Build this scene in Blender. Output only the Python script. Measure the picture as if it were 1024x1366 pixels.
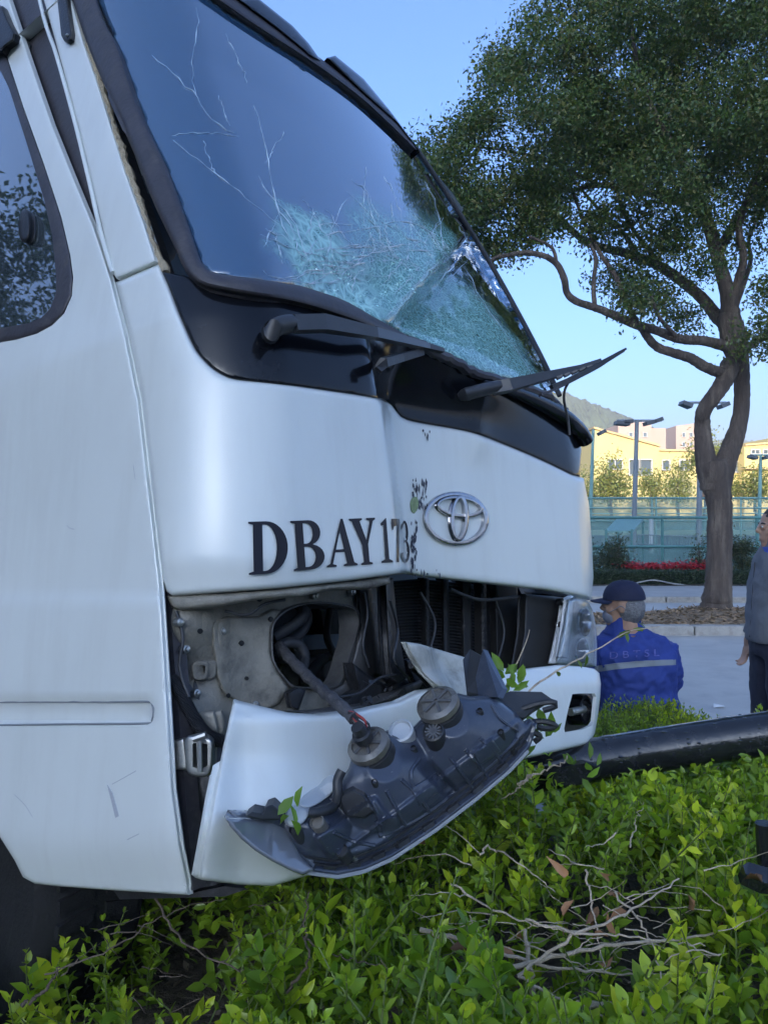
import bpy, bmesh, math, random
import numpy as np
from mathutils import Vector, Matrix
from mathutils.geometry import delaunay_2d_cdt
random.seed(7); RNG = np.random.default_rng(7)
scene = bpy.context.scene
for _o in list(bpy.data.objects): bpy.data.objects.remove(_o)
R = math.radians

# ------------------------------------------------------------------ camera, sky, sun, exposure
CAM_H = 1.6; FPX = 1026.0
cam_d = bpy.data.cameras.new('camera'); cam = bpy.data.objects.new('camera', cam_d)
scene.collection.objects.link(cam); scene.camera = cam
cam.location = (0, 0, CAM_H); cam.rotation_euler = (R(90), 0, 0)
cam_d.sensor_fit = 'VERTICAL'; cam_d.sensor_height = 24.0; cam_d.lens = 24.0*FPX/1366.0
cam_d.clip_start = 0.05; cam_d.clip_end = 6000

SUN_EL, SUN_AZ = R(10), R(193)          # azimuth from +Y towards +X: low sun behind the photographer
world = bpy.data.worlds.new('World'); scene.world = world; world.use_nodes = True
nt = world.node_tree; nt.nodes.clear()
wo = nt.nodes.new('ShaderNodeOutputWorld'); bg = nt.nodes.new('ShaderNodeBackground'); sky = nt.nodes.new('ShaderNodeTexSky')
sky.sky_type = 'NISHITA'; sky.sun_disc = False; sky.sun_elevation = SUN_EL; sky.sun_rotation = SUN_AZ
sky.air_density = 0.7; sky.dust_density = 4.4; sky.ozone_density = 4.8; sky.altitude = 50
nt.links.new(sky.outputs[0], bg.inputs[0]); nt.links.new(bg.outputs[0], wo.inputs[0]); bg.inputs[1].default_value = 0.15
sun_d = bpy.data.lights.new('sun', 'SUN'); sun_o = bpy.data.objects.new('sun', sun_d); scene.collection.objects.link(sun_o)
sun_d.energy = 2.6; sun_d.angle = R(0.5); sun_d.color = (1.0, 0.83, 0.62)
sdir = Vector((math.sin(SUN_AZ)*math.cos(SUN_EL), math.cos(SUN_AZ)*math.cos(SUN_EL), math.sin(SUN_EL)))
sun_o.rotation_euler = sdir.to_track_quat('Z', 'Y').to_euler()
vs = scene.view_settings; vs.view_transform = 'Standard'; vs.look = 'None'; vs.gamma = 1; vs.use_curve_mapping = False
vs.exposure = 2.0
scene.cycles.max_bounces = 8; scene.cycles.transparent_max_bounces = 12

# ------------------------------------------------------------------ helpers
def W(px, py, Y):
    """point at depth Y (metres in front of the photographer) seen at photo pixel px, py"""
    return Vector(((px-512)/FPX*Y, Y, CAM_H-(py-683)/FPX*Y))

def setp(o, label=None, cat=None, group=None, kind=None):
    if label: o['label'] = label
    if cat: o['category'] = cat
    if group: o['group'] = group
    if kind: o['kind'] = kind
    return o
ORG = {}
def thing(name, label, cat, loc=(0, 0, 0), group=None):
    o = bpy.data.objects.new(name, None); scene.collection.objects.link(o); o.location = loc
    o.empty_display_size = .2; ORG[o] = Vector(loc)
    return setp(o, label, cat, group)
def mobj(name, V, F, m, parent=None, smooth=True, ang=40, loc=None, col=None, **props):
    """links ONE mesh object; V are world coordinates"""
    V = np.asarray(V, dtype=np.float64).reshape(-1, 3)
    if parent is not None: og = ORG[parent]
    else: og = Vector(loc) if loc is not None else Vector((0, 0, 0))
    me = bpy.data.meshes.new(name)
    Vr = V-np.array(og)
    if isinstance(F, np.ndarray):
        n, k = F.shape
        me.vertices.add(len(Vr)); me.vertices.foreach_set('co', Vr.astype(np.float32).ravel())
        me.loops.add(n*k); me.loops.foreach_set('vertex_index', F.astype(np.int32).ravel())
        me.polygons.add(n); me.polygons.foreach_set('loop_start', np.arange(0, n*k, k, dtype=np.int32))
        me.update(calc_edges=True)
    else:
        me.from_pydata([tuple(v) for v in Vr], [], F)
    if col is not None:
        at = me.color_attributes.new('tint', 'FLOAT_COLOR', 'POINT')
        c4 = np.ones((len(Vr), 4), np.float32); c4[:, :3] = col; at.data.foreach_set('color', c4.ravel())
    me.materials.append(m)
    if smooth:
        me.polygons.foreach_set('use_smooth', np.ones(len(me.polygons), bool))
        if ang < 180: me.set_sharp_from_angle(angle=R(ang))
    me.update()
    o = bpy.data.objects.new(name, me); scene.collection.objects.link(o)
    if parent is not None: o.parent = parent; ORG[o] = og
    else: o.location = og; ORG[o] = og
    return setp(o, **props)

class MB:
    """collects verts and faces of one mesh"""
    def __init__(s): s.v = []; s.f = []
    def add(s, V, F):
        n = len(s.v); s.v += [tuple(p) for p in V]; s.f += [tuple(i+n for i in f) for f in F]; return s
    def tube(s, pts, rad, n=10, cap=True, flat=None):
        pts = [Vector(p) for p in pts]; k = len(pts)
        rad = [rad]*k if np.isscalar(rad) else list(rad)
        V = []; F = []; ref = None
        for i, p in enumerate(pts):
            t = (pts[min(i+1, k-1)]-pts[max(i-1, 0)])
            t = t.normalized() if t.length > 1e-9 else Vector((0, 0, 1))
            if ref is None:
                ref = Vector((0, 0, 1)) if abs(t.z) < .9 else Vector((1, 0, 0))
                if flat is not None: ref = Vector(flat[0])
            a = (ref-t*ref.dot(t)).normalized(); b = t.cross(a); ref = a
            fa = flat[1] if flat is not None else 1.0
            for j in range(n):
                th = 2*math.pi*j/n; V.append(p+(a*math.cos(th)*fa+b*math.sin(th))*rad[i])
        for i in range(k-1):
            for j in range(n):
                j2 = (j+1) % n; F.append((i*n+j, i*n+j2, (i+1)*n+j2, (i+1)*n+j))
        if cap: F.append(tuple(range(n-1, -1, -1))); F.append(tuple((k-1)*n+j for j in range(n)))
        return s.add(V, F)
    def box(s, c, h, ax=None):
        ax = ax or (Vector((1, 0, 0)), Vector((0, 1, 0)), Vector((0, 0, 1))); c = Vector(c)
        V = [c+ax[0]*h[0]*i+ax[1]*h[1]*j+ax[2]*h[2]*k for i in (-1, 1) for j in (-1, 1) for k in (-1, 1)]
        return s.add(V, [(0, 1, 3, 2), (4, 6, 7, 5), (0, 4, 5, 1), (2, 3, 7, 6), (0, 2, 6, 4), (1, 5, 7, 3)])
    def ell(s, c, r, ax=None, nu=14, nv=9):
        ax = ax or (Vector((1, 0, 0)), Vector((0, 1, 0)), Vector((0, 0, 1))); c = Vector(c); V = []; F = []
        for i in range(nv+1):
            ph = math.pi*i/nv
            for j in range(nu):
                th = 2*math.pi*j/nu
                V.append(c+ax[0]*r[0]*math.sin(ph)*math.cos(th)+ax[1]*r[1]*math.sin(ph)*math.sin(th)+ax[2]*r[2]*math.cos(ph))
        for i in range(nv):
            for j in range(nu):
                j2 = (j+1) % nu; F.append((i*nu+j, (i+1)*nu+j, (i+1)*nu+j2, i*nu+j2))
        return s.add(V, F)
    def lathe(s, c, axis, prof, n=20, ref=None):
        """prof: list of (distance along axis, radius)"""
        axis = Vector(axis).normalized(); ref = Vector(ref) if ref is not None else (Vector((0, 0, 1)) if abs(axis.z) < .9 else Vector((1, 0, 0)))
        a = (ref-axis*ref.dot(axis)).normalized(); b = axis.cross(a); c = Vector(c); V = []; F = []
        for (h, r) in prof:
            for j in range(n):
                th = 2*math.pi*j/n; V.append(c+axis*h+(a*math.cos(th)+b*math.sin(th))*r)
        for i in range(len(prof)-1):
            for j in range(n):
                j2 = (j+1) % n; F.append((i*n+j, i*n+j2, (i+1)*n+j2, (i+1)*n+j))
        F.append(tuple(range(n-1, -1, -1))); F.append(tuple((len(prof)-1)*n+j for j in range(n)))
        return s.add(V, F)
    def build(s, name, m, parent=None, **k): return mobj(name, s.v, s.f, m, parent, **k)

def crv(pts, n=60, closed=False):
    """smooth curve through points (Catmull-Rom), resampled evenly; works in 2-D and 3-D"""
    P = np.array([tuple(p) for p in pts], float); k = len(P)
    if k == 2: return P[0]+(P[1]-P[0])*np.linspace(0, 1, n)[:, None]
    out = []
    seg = k if closed else k-1
    for i in range(seg):
        if closed: p0, p1, p2, p3 = P[(i-1) % k], P[i], P[(i+1) % k], P[(i+2) % k]
        else: p0, p1, p2, p3 = P[max(i-1, 0)], P[i], P[i+1], P[min(i+2, k-1)]
        for t in np.linspace(0, 1, 10, endpoint=False):
            out.append(.5*((2*p1)+(-p0+p2)*t+(2*p0-5*p1+4*p2-p3)*t*t+(-p0+3*p1-3*p2+p3)*t**3))
    out.append(P[0] if closed else P[-1]); out = np.array(out)
    d = np.concatenate([[0], np.cumsum(np.linalg.norm(np.diff(out, axis=0), axis=1))])
    s = np.linspace(0, d[-1], n+(1 if closed else 0))
    q = np.stack([np.interp(s, d, out[:, i]) for i in range(P.shape[1])], 1)
    return q[:-1] if closed else q
def inpoly(P, poly):
    x, y = P[:, 0], P[:, 1]; n = len(poly); r = np.zeros(len(P), bool); j = n-1
    for i in range(n):
        xi, yi = poly[i]; xj, yj = poly[j]
        c = ((yi > y) != (yj > y)) & (x < (xj-xi)*(y-yi)/((yj-yi) if yj != yi else 1e-12)+xi); r ^= c; j = i
    return r
def edist(P, poly):
    d = np.full(len(P), 1e9); n = len(poly)
    for i in range(n):
        a = poly[i]; b = poly[(i+1) % n]; ab = b-a; L = max((ab*ab).sum(), 1e-9)
        t = np.clip(((P-a)@ab)/L, 0, 1); q = P-(a+t[:, None]*ab); d = np.minimum(d, np.sqrt((q*q).sum(1)))
    return d
def dens(poly, step):
    out = []; n = len(poly)
    for i in range(n):
        a = np.array(poly[i], float); b = np.array(poly[(i+1) % n], float); k = max(1, int(np.linalg.norm(b-a)/step))
        for t in range(k): out.append(a+(b-a)*t/k)
    return np.array(out)
def fill(outline, holes=(), step=9, rings=()):
    """triangulates a 2-D outline with interior points; returns points, triangles"""
    o = dens(outline, step); hs = [dens(h, step) for h in holes]; pts = [o]+hs; ed = []; n0 = 0
    for L in pts:
        ed += [(n0+i, n0+(i+1) % len(L)) for i in range(len(L))]; n0 += len(L)
    allp = np.concatenate(pts); lo, hi = allp.min(0), allp.max(0)
    gx, gy = np.meshgrid(np.arange(lo[0], hi[0], step), np.arange(lo[1], hi[1], step*.9))
    gx = gx+(np.arange(gx.shape[0]) % 2)[:, None]*step*.5
    G = np.stack([gx.ravel(), gy.ravel()], 1)
    G = G+RNG.uniform(-.05, .05, G.shape)*step
    ext = []
    for rg in rings:
        for i in range(len(o)):
            t = o[(i+1) % len(o)]-o[i-1]; nn = np.array([-t[1], t[0]]); nn /= max(np.linalg.norm(nn), 1e-9)
            ext += [o[i]+nn*rg, o[i]-nn*rg]
    if ext:
        e = np.array(ext); de = edist(e, o); e = e[de > min(rings)*.9]; G = np.concatenate([G[edist(G, o) > max(rings)*1.3], e])
    G = G[inpoly(G, o)]
    for h in hs: G = G[~inpoly(G, h)]
    for h in [o]+hs: G = G[edist(G, h) > (min(rings)*.8 if rings else step*.45)]
    P = np.concatenate([allp, G])
    r = delaunay_2d_cdt([Vector(p) for p in P], ed, [], 0, 1e-5)
    V = np.array([tuple(v) for v in r[0]]); T = np.array([f for f in r[2] if len(f) == 3])
    c = V[T].mean(1); k = inpoly(c, o)
    for h in hs: k &= ~inpoly(c, h)
    T = T[k]
    a = V[T]; ar = (a[:, 1, 0]-a[:, 0, 0])*(a[:, 2, 1]-a[:, 0, 1])-(a[:, 1, 1]-a[:, 0, 1])*(a[:, 2, 0]-a[:, 0, 0])
    T = T[np.abs(ar) > 1e-7]; ar = ar[np.abs(ar) > 1e-7]
    T[ar > 0] = T[ar > 0][:, ::-1]
    return V, T
def thick(Vf, Vb, T):
    """closes a sheet with its back side"""
    n = len(Vf); F = np.concatenate([T, T[:, ::-1]+n]); e = {}
    for t in T:
        for i in range(3):
            a, b = int(t[i]), int(t[(i+1) % 3])
            if (b, a) in e: del e[(b, a)]
            else: e[(a, b)] = 1
    S = [(b, a, a+n, b+n) for a, b in e]
    return np.concatenate([Vf, Vb]), [tuple(f) for f in F]+S

# ------------------------------------------------------------------ materials
MATS = {}
def mat(name, col, rough=.5, metal=0., var=0., vscale=4., bump=0., bscale=60., coat=0., dirt=None, attr=False, spec=.5, emit=None, sss=0., trans=0., stretch=None, dist=.02, streak=None):
    if name in MATS: return MATS[name]
    m = bpy.data.materials.new(name); m.use_nodes = True; t = m.node_tree; N = t.nodes; L = t.links
    b = N['Principled BSDF']; b.inputs['Roughness'].default_value = rough; b.inputs['Metallic'].default_value = metal
    b.inputs['Specular IOR Level'].default_value = spec; b.inputs['Coat Weight'].default_value = coat; b.inputs['Coat Roughness'].default_value = .08
    tc = N.new('ShaderNodeTexCoord'); src = tc.outputs['Object']
    if stretch:
        mp = N.new('ShaderNodeMapping'); mp.inputs['Scale'].default_value = stretch; L.new(src, mp.inputs[0]); src = mp.outputs[0]
    rgb = N.new('ShaderNodeRGB'); rgb.outputs[0].default_value = (*col, 1); cur = rgb.outputs[0]
    if attr:
        a = N.new('ShaderNodeVertexColor'); a.layer_name = 'tint'; cur = a.outputs[0]
    def noise(sc, det=5, rgh=.6):
        n = N.new('ShaderNodeTexNoise'); n.inputs['Scale'].default_value = sc; n.inputs['Detail'].default_value = det; n.inputs['Roughness'].default_value = rgh
        L.new(src, n.inputs['Vector']); return n.outputs[0]
    if var:
        mr = N.new('ShaderNodeMapRange'); mr.inputs[1].default_value = .25; mr.inputs[2].default_value = .75; mr.inputs[3].default_value = 1-var; mr.inputs[4].default_value = 1+var
        L.new(noise(vscale), mr.inputs[0])
        mx = N.new('ShaderNodeVectorMath'); mx.operation = 'SCALE'; L.new(cur, mx.inputs[0]); L.new(mr.outputs[0], mx.inputs['Scale']); cur = mx.outputs[0]
    if dirt:
        dcol, amt, dsc = dirt
        mr = N.new('ShaderNodeMapRange'); mr.inputs[1].default_value = .5; mr.inputs[2].default_value = .72; mr.inputs[3].default_value = 0; mr.inputs[4].default_value = amt
        L.new(noise(dsc, 8, .68), mr.inputs[0])
        mx = N.new('ShaderNodeMix'); mx.data_type = 'RGBA'; L.new(mr.outputs[0], mx.inputs[0]); L.new(cur, mx.inputs[6]); mx.inputs[7].default_value = (*dcol, 1); cur = mx.outputs[2]
        ra = N.new('ShaderNodeMath'); ra.operation = 'MULTIPLY_ADD'; L.new(mr.outputs[0], ra.inputs[0]); ra.inputs[1].default_value = .45; ra.inputs[2].default_value = rough; L.new(ra.outputs[0], b.inputs['Roughness'])
    if streak:
        dcol, amt, sc3 = streak; mp2 = N.new('ShaderNodeMapping'); mp2.inputs['Scale'].default_value = sc3; L.new(tc.outputs['Object'], mp2.inputs[0])
        n2 = N.new('ShaderNodeTexNoise'); n2.inputs['Scale'].default_value = 1; n2.inputs['Detail'].default_value = 7; n2.inputs['Roughness'].default_value = .65; L.new(mp2.outputs[0], n2.inputs['Vector'])
        mr = N.new('ShaderNodeMapRange'); mr.inputs[1].default_value = .48; mr.inputs[2].default_value = .80; mr.inputs[3].default_value = 0; mr.inputs[4].default_value = amt; L.new(n2.outputs[0], mr.inputs[0])
        mx = N.new('ShaderNodeMix'); mx.data_type = 'RGBA'; L.new(mr.outputs[0], mx.inputs[0]); L.new(cur, mx.inputs[6]); mx.inputs[7].default_value = (*dcol, 1); cur = mx.outputs[2]
    L.new(cur, b.inputs['Base Color'])
    if bump:
        bp = N.new('ShaderNodeBump'); bp.inputs['Strength'].default_value = bump; bp.inputs['Distance'].default_value = dist
        L.new(noise(bscale, 4), bp.inputs['Height']); L.new(bp.outputs[0], b.inputs['Normal'])
    if emit: b.inputs['Emission Color'].default_value = (*emit[0], 1); b.inputs['Emission Strength'].default_value = emit[1]
    if trans: b.inputs['Transmission Weight'].default_value = trans
    if sss: b.inputs['Subsurface Weight'].default_value = sss; b.inputs['Subsurface Radius'].default_value = (.02, .01, .005)
    MATS[name] = m; return m
def leafmat(name, rough=.4, tl=.35):
    if name in MATS: return MATS[name]
    m = bpy.data.materials.new(name); m.use_nodes = True; t = m.node_tree; N = t.nodes; L = t.links
    b = N['Principled BSDF']; b.inputs['Roughness'].default_value = rough
    a = N.new('ShaderNodeVertexColor'); a.layer_name = 'tint'; L.new(a.outputs[0], b.inputs['Base Color'])
    tr = N.new('ShaderNodeBsdfTranslucent'); g = N.new('ShaderNodeVectorMath'); g.operation = 'MULTIPLY'; g.inputs[1].default_value = (1.3, 1.5, .6)
    L.new(a.outputs[0], g.inputs[0]); L.new(g.outputs[0], tr.inputs[0])
    mx = N.new('ShaderNodeMixShader'); mx.inputs[0].default_value = tl; L.new(b.outputs[0], mx.inputs[1]); L.new(tr.outputs[0], mx.inputs[2])
    L.new(mx.outputs[0], N['Material Output'].inputs[0]); MATS[name] = m; return m
def glassmat(name, tint=(.6, .7, .75), ior=1.5, rough=.02, boost=1.0, bump=0, haze=None):
    """thin pane: tinted transparency under a Fresnel reflection, with an optional film for dust and painted sky sheen"""
    if name in MATS: return MATS[name]
    m = bpy.data.materials.new(name); m.use_nodes = True; t = m.node_tree; N = t.nodes; L = t.links; N.remove(N['Principled BSDF'])
    tr = N.new('ShaderNodeBsdfTransparent'); tr.inputs[0].default_value = (*tint, 1)
    gl = N.new('ShaderNodeBsdfGlossy'); gl.inputs['Roughness'].default_value = rough
    fr = N.new('ShaderNodeFresnel'); fr.inputs[0].default_value = ior; k = N.new('ShaderNodeMath'); k.operation = 'MULTIPLY'; k.use_clamp = True
    L.new(fr.outputs[0], k.inputs[0]); k.inputs[1].default_value = boost
    body = tr.outputs[0]
    if haze:
        df = N.new('ShaderNodeBsdfDiffuse'); df.inputs[0].default_value = (*haze[0], 1); m0 = N.new('ShaderNodeMixShader'); m0.inputs[0].default_value = haze[1]
        L.new(tr.outputs[0], m0.inputs[1]); L.new(df.outputs[0], m0.inputs[2]); body = m0.outputs[0]
    mx = N.new('ShaderNodeMixShader'); L.new(k.outputs[0], mx.inputs[0]); L.new(body, mx.inputs[1]); L.new(gl.outputs[0], mx.inputs[2]); L.new(mx.outputs[0], N['Material Output'].inputs[0])
    MATS[name] = m; return m

# leaves: five vertices each, folded along the midrib
def leaf_verts(pos, d, nrm, ln, wd, fold=.25, droop=.15):
    pos = np.asarray(pos); d = d/np.linalg.norm(d, axis=1, keepdims=True); s = np.cross(d, nrm); s /= np.maximum(np.linalg.norm(s, axis=1, keepdims=True), 1e-6); n = np.cross(s, d)
    ln = ln[:, None]; wd = wd[:, None]
    b = pos; m = pos+d*ln*.5-n*wd*fold; l = pos+d*ln*.42+s*wd*.5; r = pos+d*ln*.42-s*wd*.5; t = pos+d*ln-n*ln*droop
    V = np.stack([b, l, m, r, t], 1).reshape(-1, 3); k = np.arange(len(pos))[:, None, None]*5
    F = (np.array([[0, 2, 1], [0, 3, 2], [1, 2, 4], [2, 3, 4]])[None]+k).reshape(-1, 3)
    return V, F
def leaf8(pos, d, nrm, ln, wd, fold=.22, droop=.16):
    pos = np.asarray(pos); d = d/np.linalg.norm(d, axis=1, keepdims=True); s = np.cross(d, nrm); s /= np.maximum(np.linalg.norm(s, axis=1, keepdims=True), 1e-6); n = np.cross(s, d); n_ = len(pos)
    ln = ln[:, None]; wd = wd[:, None]; cu = RNG.uniform(.3, 1.8, (n_, 1))*droop; tw = RNG.normal(size=(n_, 1))*.12; P = []
    def pt(t, w): return pos+d*ln*t+s*wd*w-n*ln*cu*t*t+n*wd*(abs(w)*fold*2+w*tw)
    P = [pt(0, 0), pt(.28, .40), pt(.28, 0), pt(.28, -.40), pt(.62, .42), pt(.62, 0), pt(.62, -.42), pt(1, 0)]
    V = np.stack(P, 1).reshape(-1, 3); k = np.arange(n_)[:, None, None]*8
    return V, (np.array([[0, 2, 1], [0, 3, 2], [1, 2, 5], [1, 5, 4], [2, 3, 6], [2, 6, 5], [4, 5, 7], [5, 6, 7]])[None]+k).reshape(-1, 3)
def quad_leaves(pos, d, nrm, ln, wd):
    d = d/np.linalg.norm(d, axis=1, keepdims=True); s = np.cross(d, nrm); s /= np.maximum(np.linalg.norm(s, axis=1, keepdims=True), 1e-6)
    ln = ln[:, None]; wd = wd[:, None]
    V = np.stack([pos, pos+d*ln*.5+s*wd*.5, pos+d*ln, pos+d*ln*.5-s*wd*.5], 1).reshape(-1, 3)
    k = np.arange(len(pos))[:, None, None]*4
    return V, (np.array([[0, 1, 2], [0, 2, 3]])[None]+k).reshape(-1, 3)
def unit(n):
    v = RNG.normal(size=(n, 3)); return v/np.linalg.norm(v, axis=1, keepdims=True)
# ------------------------------------------------------------------ the bus body as a surface: u across the front, b backwards, v up
def _frame(yaw, pitch, roll):
    U = np.array([math.sin(yaw), math.cos(yaw), 0]); B = np.array([-math.cos(yaw), math.sin(yaw), 0]); Z = np.array([0, 0, 1.])
    B1 = B*math.cos(pitch)-Z*math.sin(pitch); V1 = Z*math.cos(pitch)+B*math.sin(pitch)
    return U*math.cos(roll)-V1*math.sin(roll), B1, V1*math.cos(roll)+U*math.sin(roll)
BU, BB, BV = _frame(0.62504606, 0.10432486, 0.0935621); BO = np.array([-0.24816759, 1.31898461, CAM_H]); BM = np.stack([BU, BB, BV]); WB = 2.035
def L2W(u, b, v): return Vector(BO+BU*u+BB*b+BV*v)
def sstep(x, a, b): t = np.clip((x-a)/(b-a), 0, 1); return t*t*(3-2*t)
def side_in(v): return .11*np.clip(v-.40, 0, 3)-.0
DENT = True
def fsurf(u, v, off=0.):
    t = (u-WB/2)/(WB/2)
    base = .40*.05*np.log1p(np.exp(np.clip((v-.44)/.05, -30, 30)))
    bow = (.045+.07*np.clip((v-.30)/.9, 0, 1))*t*t
    si = side_in(v); r = .17
    e = np.clip(np.minimum(u-si, WB-si-u)-off, 0, r); corner = r-np.sqrt(np.maximum(r*r-(r-e)**2, 0))
    x = base+bow+corner
    if DENT:
        ur = .487-.14*v; uv = ur+.255; A = .165*sstep(v, .60, .36)*sstep(v, -.9, -.2)
        s = (u-ur)/(uv-ur); h1 = .5*(s+np.sqrt(s*s+.0016)); h2 = np.clip((1.55-u)/(1.55-uv), 0, 3); g = .5*(h1+h2-np.sqrt((h1-h2)**2+.0006))
        x = x+A*g-.016*np.minimum(sstep(v, .22, .34), sstep(v, .54, .46))*np.exp(-(np.abs(u-1.03-.1*(v-.3))/.07)**1.3)
    return x
def gin(P, off):
    """>0 inside the body shrunk by off"""
    u, b, v = P[..., 0], P[..., 1], P[..., 2]; si = side_in(v)
    return np.minimum(np.minimum(u-si, WB-si-u)-off, b-off-fsurf(u, v, off))
def hit(px, off=0.0, y0=.6, y1=4.6, n=260):
    """where the lines of sight through photo pixels meet the body surface"""
    px = np.asarray(px, float).reshape(-1, 2); off = np.broadcast_to(np.asarray(off, float), (len(px),))
    d = np.stack([(px[:, 0]-512)/FPX, np.ones(len(px)), -(px[:, 1]-683)/FPX], 1)
    o = np.array([0, 0, CAM_H])-BO; dl = d@BM.T; ol = BM@o
    Y = np.linspace(y0, y1, n); P = ol+dl[:, None, :]*Y[None, :, None]
    g = gin(P, off[:, None]); ins = g > 0; any_ = ins.any(1); k = np.where(any_, ins.argmax(1), g.argmax(1))
    hi = Y[k]; lo = Y[np.maximum(k-1, 0)]; best = hi.copy()
    for _ in range(22):
        mid = (lo+hi)/2; gi = gin(ol+dl*mid[:, None], off) > 0; hi = np.where(gi, mid, hi); lo = np.where(gi, lo, mid)
    Yf = np.where(any_, hi, best)
    return np.array([0, 0, CAM_H])+d*Yf[:, None]
def hv(x, y, off=0.): return Vector(hit([(x, y)], off)[0])
def inward(Vf):
    l = (Vf-BO)@BM.T; g = np.zeros_like(l); h = .012
    for i in range(3): e = np.zeros(3); e[i] = h; g[:, i] = gin(l+e, 0.)-gin(l-e, 0.)
    g = g@BM; n = np.linalg.norm(g, axis=1, keepdims=True); g = np.where(n > 1e-6, g/np.maximum(n, 1e-6), BB); return g
FN = -BB    # outward normal of the front
def panel(name, outline, m, parent, off=0., th=.012, holes=(), step=9, rnd=None, offf=None, tdir=None, smooth_out=None, ang=40, extra=None, **kw):
    """a body panel: photo outline laid on the body surface, given real thickness; rnd=(pixels, metres) turns its edges in"""
    o = np.array(outline, float)
    rings = (rnd[0]*.25, rnd[0]*.6, rnd[0]) if rnd else ()
    P, T = fill(o, holes, step, rings)
    of = np.full(len(P), float(off))
    if offf is not None: of = of+offf(P)
    if rnd:
        d = edist(P, dens(o, 3)); q = np.clip(1-d/rnd[0], 0, 1); of = of+rnd[1]*(1-np.sqrt(np.maximum(1-q*q, 0)))
    Vf = hit(P, of)
    if extra is not None: Vf = extra(P, Vf)
    if tdir is not None: td = np.array(tdir)[None]
    else: td = inward(Vf)
    V, F = thick(Vf, Vf+td*th, T)
    return mobj(name, V, F, m, parent, ang=ang, **kw)

PAINT = mat('white_paint', (.71, .745, .715), .34, var=.035, vscale=2.5, coat=.5, dirt=((.50, .48, .43), .10, 3.0), bump=.10, bscale=4, dist=.006, streak=((.36, .34, .29), .16, (14, 14, 1.4)))
PAINT.node_tree.nodes['Principled BSDF'].inputs['Coat Roughness'].default_value = .15
PAINT_D = mat('dirty_white_paint', (.58, .64, .61), .4, var=.06, vscale=4, coat=.2, dirt=((.27, .25, .21), .55, 9), bump=.05, bscale=30)
BLACKG = mat('black_gloss', (.006, .007, .010), .14, coat=.12, spec=.3, var=.2, vscale=9, dirt=((.05, .05, .055), .18, 14))
RUBBER = mat('rubber', (.045, .042, .05), .48, var=.25, vscale=14, dirt=((.16, .15, .14), .35, 26), bump=.1, bscale=70)
BLACKP = mat('black_plastic', (.022, .023, .026), .42, var=.25, vscale=20, dirt=((.10, .10, .10), .3, 30), bump=.12, bscale=120)
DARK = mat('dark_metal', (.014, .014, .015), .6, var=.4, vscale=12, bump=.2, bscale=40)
BAYM = mat('primer_metal', (.25, .235, .195), .5, var=.3, vscale=12, dirt=((.045, .043, .042), .95, 5.5), bump=.35, bscale=28)
GRIMY = mat('grimy_white_paint', (.46, .465, .43), .5, var=.15, vscale=7, dirt=((.16, .15, .12), .8, 9), bump=.15, bscale=30)
GREYM = mat('grey_metal', (.13, .13, .13), .45, metal=.3, var=.3, vscale=10, dirt=((.03, .03, .03), .8, 10), bump=.2, bscale=30)
CHROME = mat('chrome', (.78, .78, .8), .09, metal=1., var=.06, vscale=30)
STEEL = mat('steel', (.5, .5, .48), .35, metal=.9, var=.2, vscale=30, dirt=((.1, .09, .08), .5, 40))
FOAM = mat('sealant', (.42, .35, .24), .8, var=.35, vscale=30, dirt=((.07, .06, .05), .8, 30), bump=.5, bscale=60)

bus = thing('minibus', 'crashed white minibus with shattered windscreen, crumpled front and missing right headlamp', 'bus', tuple(L2W(WB/2, .9, -.95)))

# --- dark structure just behind the outer panels (seen in the gaps)
panel('door_frame', [(-60, -300), (0, -300), (62, 0), (108, 175), (156, 374), (196, 560), (226, 800), (258, 1188), (236, 1188), (226, 1000), (206, 800), (170, 520), (138, 372), (90, 230), (40, 90), (8, 0)], RUBBER, bus, off=.03, th=.03, step=16)
panel('windscreen_frame', [(60, -300), (92, -20), (100, 10), (129, 90), (168, 205), (206, 320), (222, 372), (262, 388), (440, 425), (540, 462), (560, 500), (460, 470), (300, 420), (232, 395), (200, 345), (160, 235), (120, 110), (86, 0), (30, -300)], DARK, bus, off=.035, th=.03, step=16)

# --- driver's door with its window opening
WIN = [(8, 70), (31, 141), (59, 219), (82, 289), (94, 340), (98, 370), (96, 395), (86, 418), (70, 434), (50, 445), (23, 453), (0, 457), (-118, 470), (-128, 452), (-107, 330), (-84, 215), (-63, 115), (-50, 62), (-36, 26), (-10, 20)]
DOOR = [(14, 0), (40, 78), (70, 165), (100, 240), (125, 300), (140, 345), (149, 374), (166, 440), (185, 533), (197, 639), (205, 705), (214, 787), (219, 866), (225, 964), (230, 1053), (241, 1132), (249, 1171), (252, 1194), (156, 1188), (75, 1182), (47, 1179), (31, 1170), (20, 1148), (0, 1116), (-30, 1075), (-80, 1045), (-140, 1040), (-180, 1016), (-174, 860), (-167, 756), (-155, 572), (-123, 403), (-101, 285), (-80, 173), (-62, 85), (-50, 10), (-40, -50), (-24, -100)]
def door_off(P):
    x, y = P[:, 0], P[:, 1]
    g = np.minimum(np.minimum(sstep(y, 934, 939), sstep(y, 967, 961)), sstep(x, 206, 199))
    return .012*g-.008*sstep(y, 790, 806)+.03*sstep(y, 1080, 1200)**2
door = panel('door', DOOR, PAINT, bus, holes=[WIN], step=9, rnd=(5, .006), offf=door_off, th=.010, tdir=BU, label='white driver door with a long pressed groove')
def strip(name, out_pts, in_pts, m, parent, off, rnd, th=.02, step=6, **k):
    return panel(name, list(out_pts)+list(in_pts)[::-1], m, parent, off=off, rnd=rnd, th=th, step=step, **k)
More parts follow.
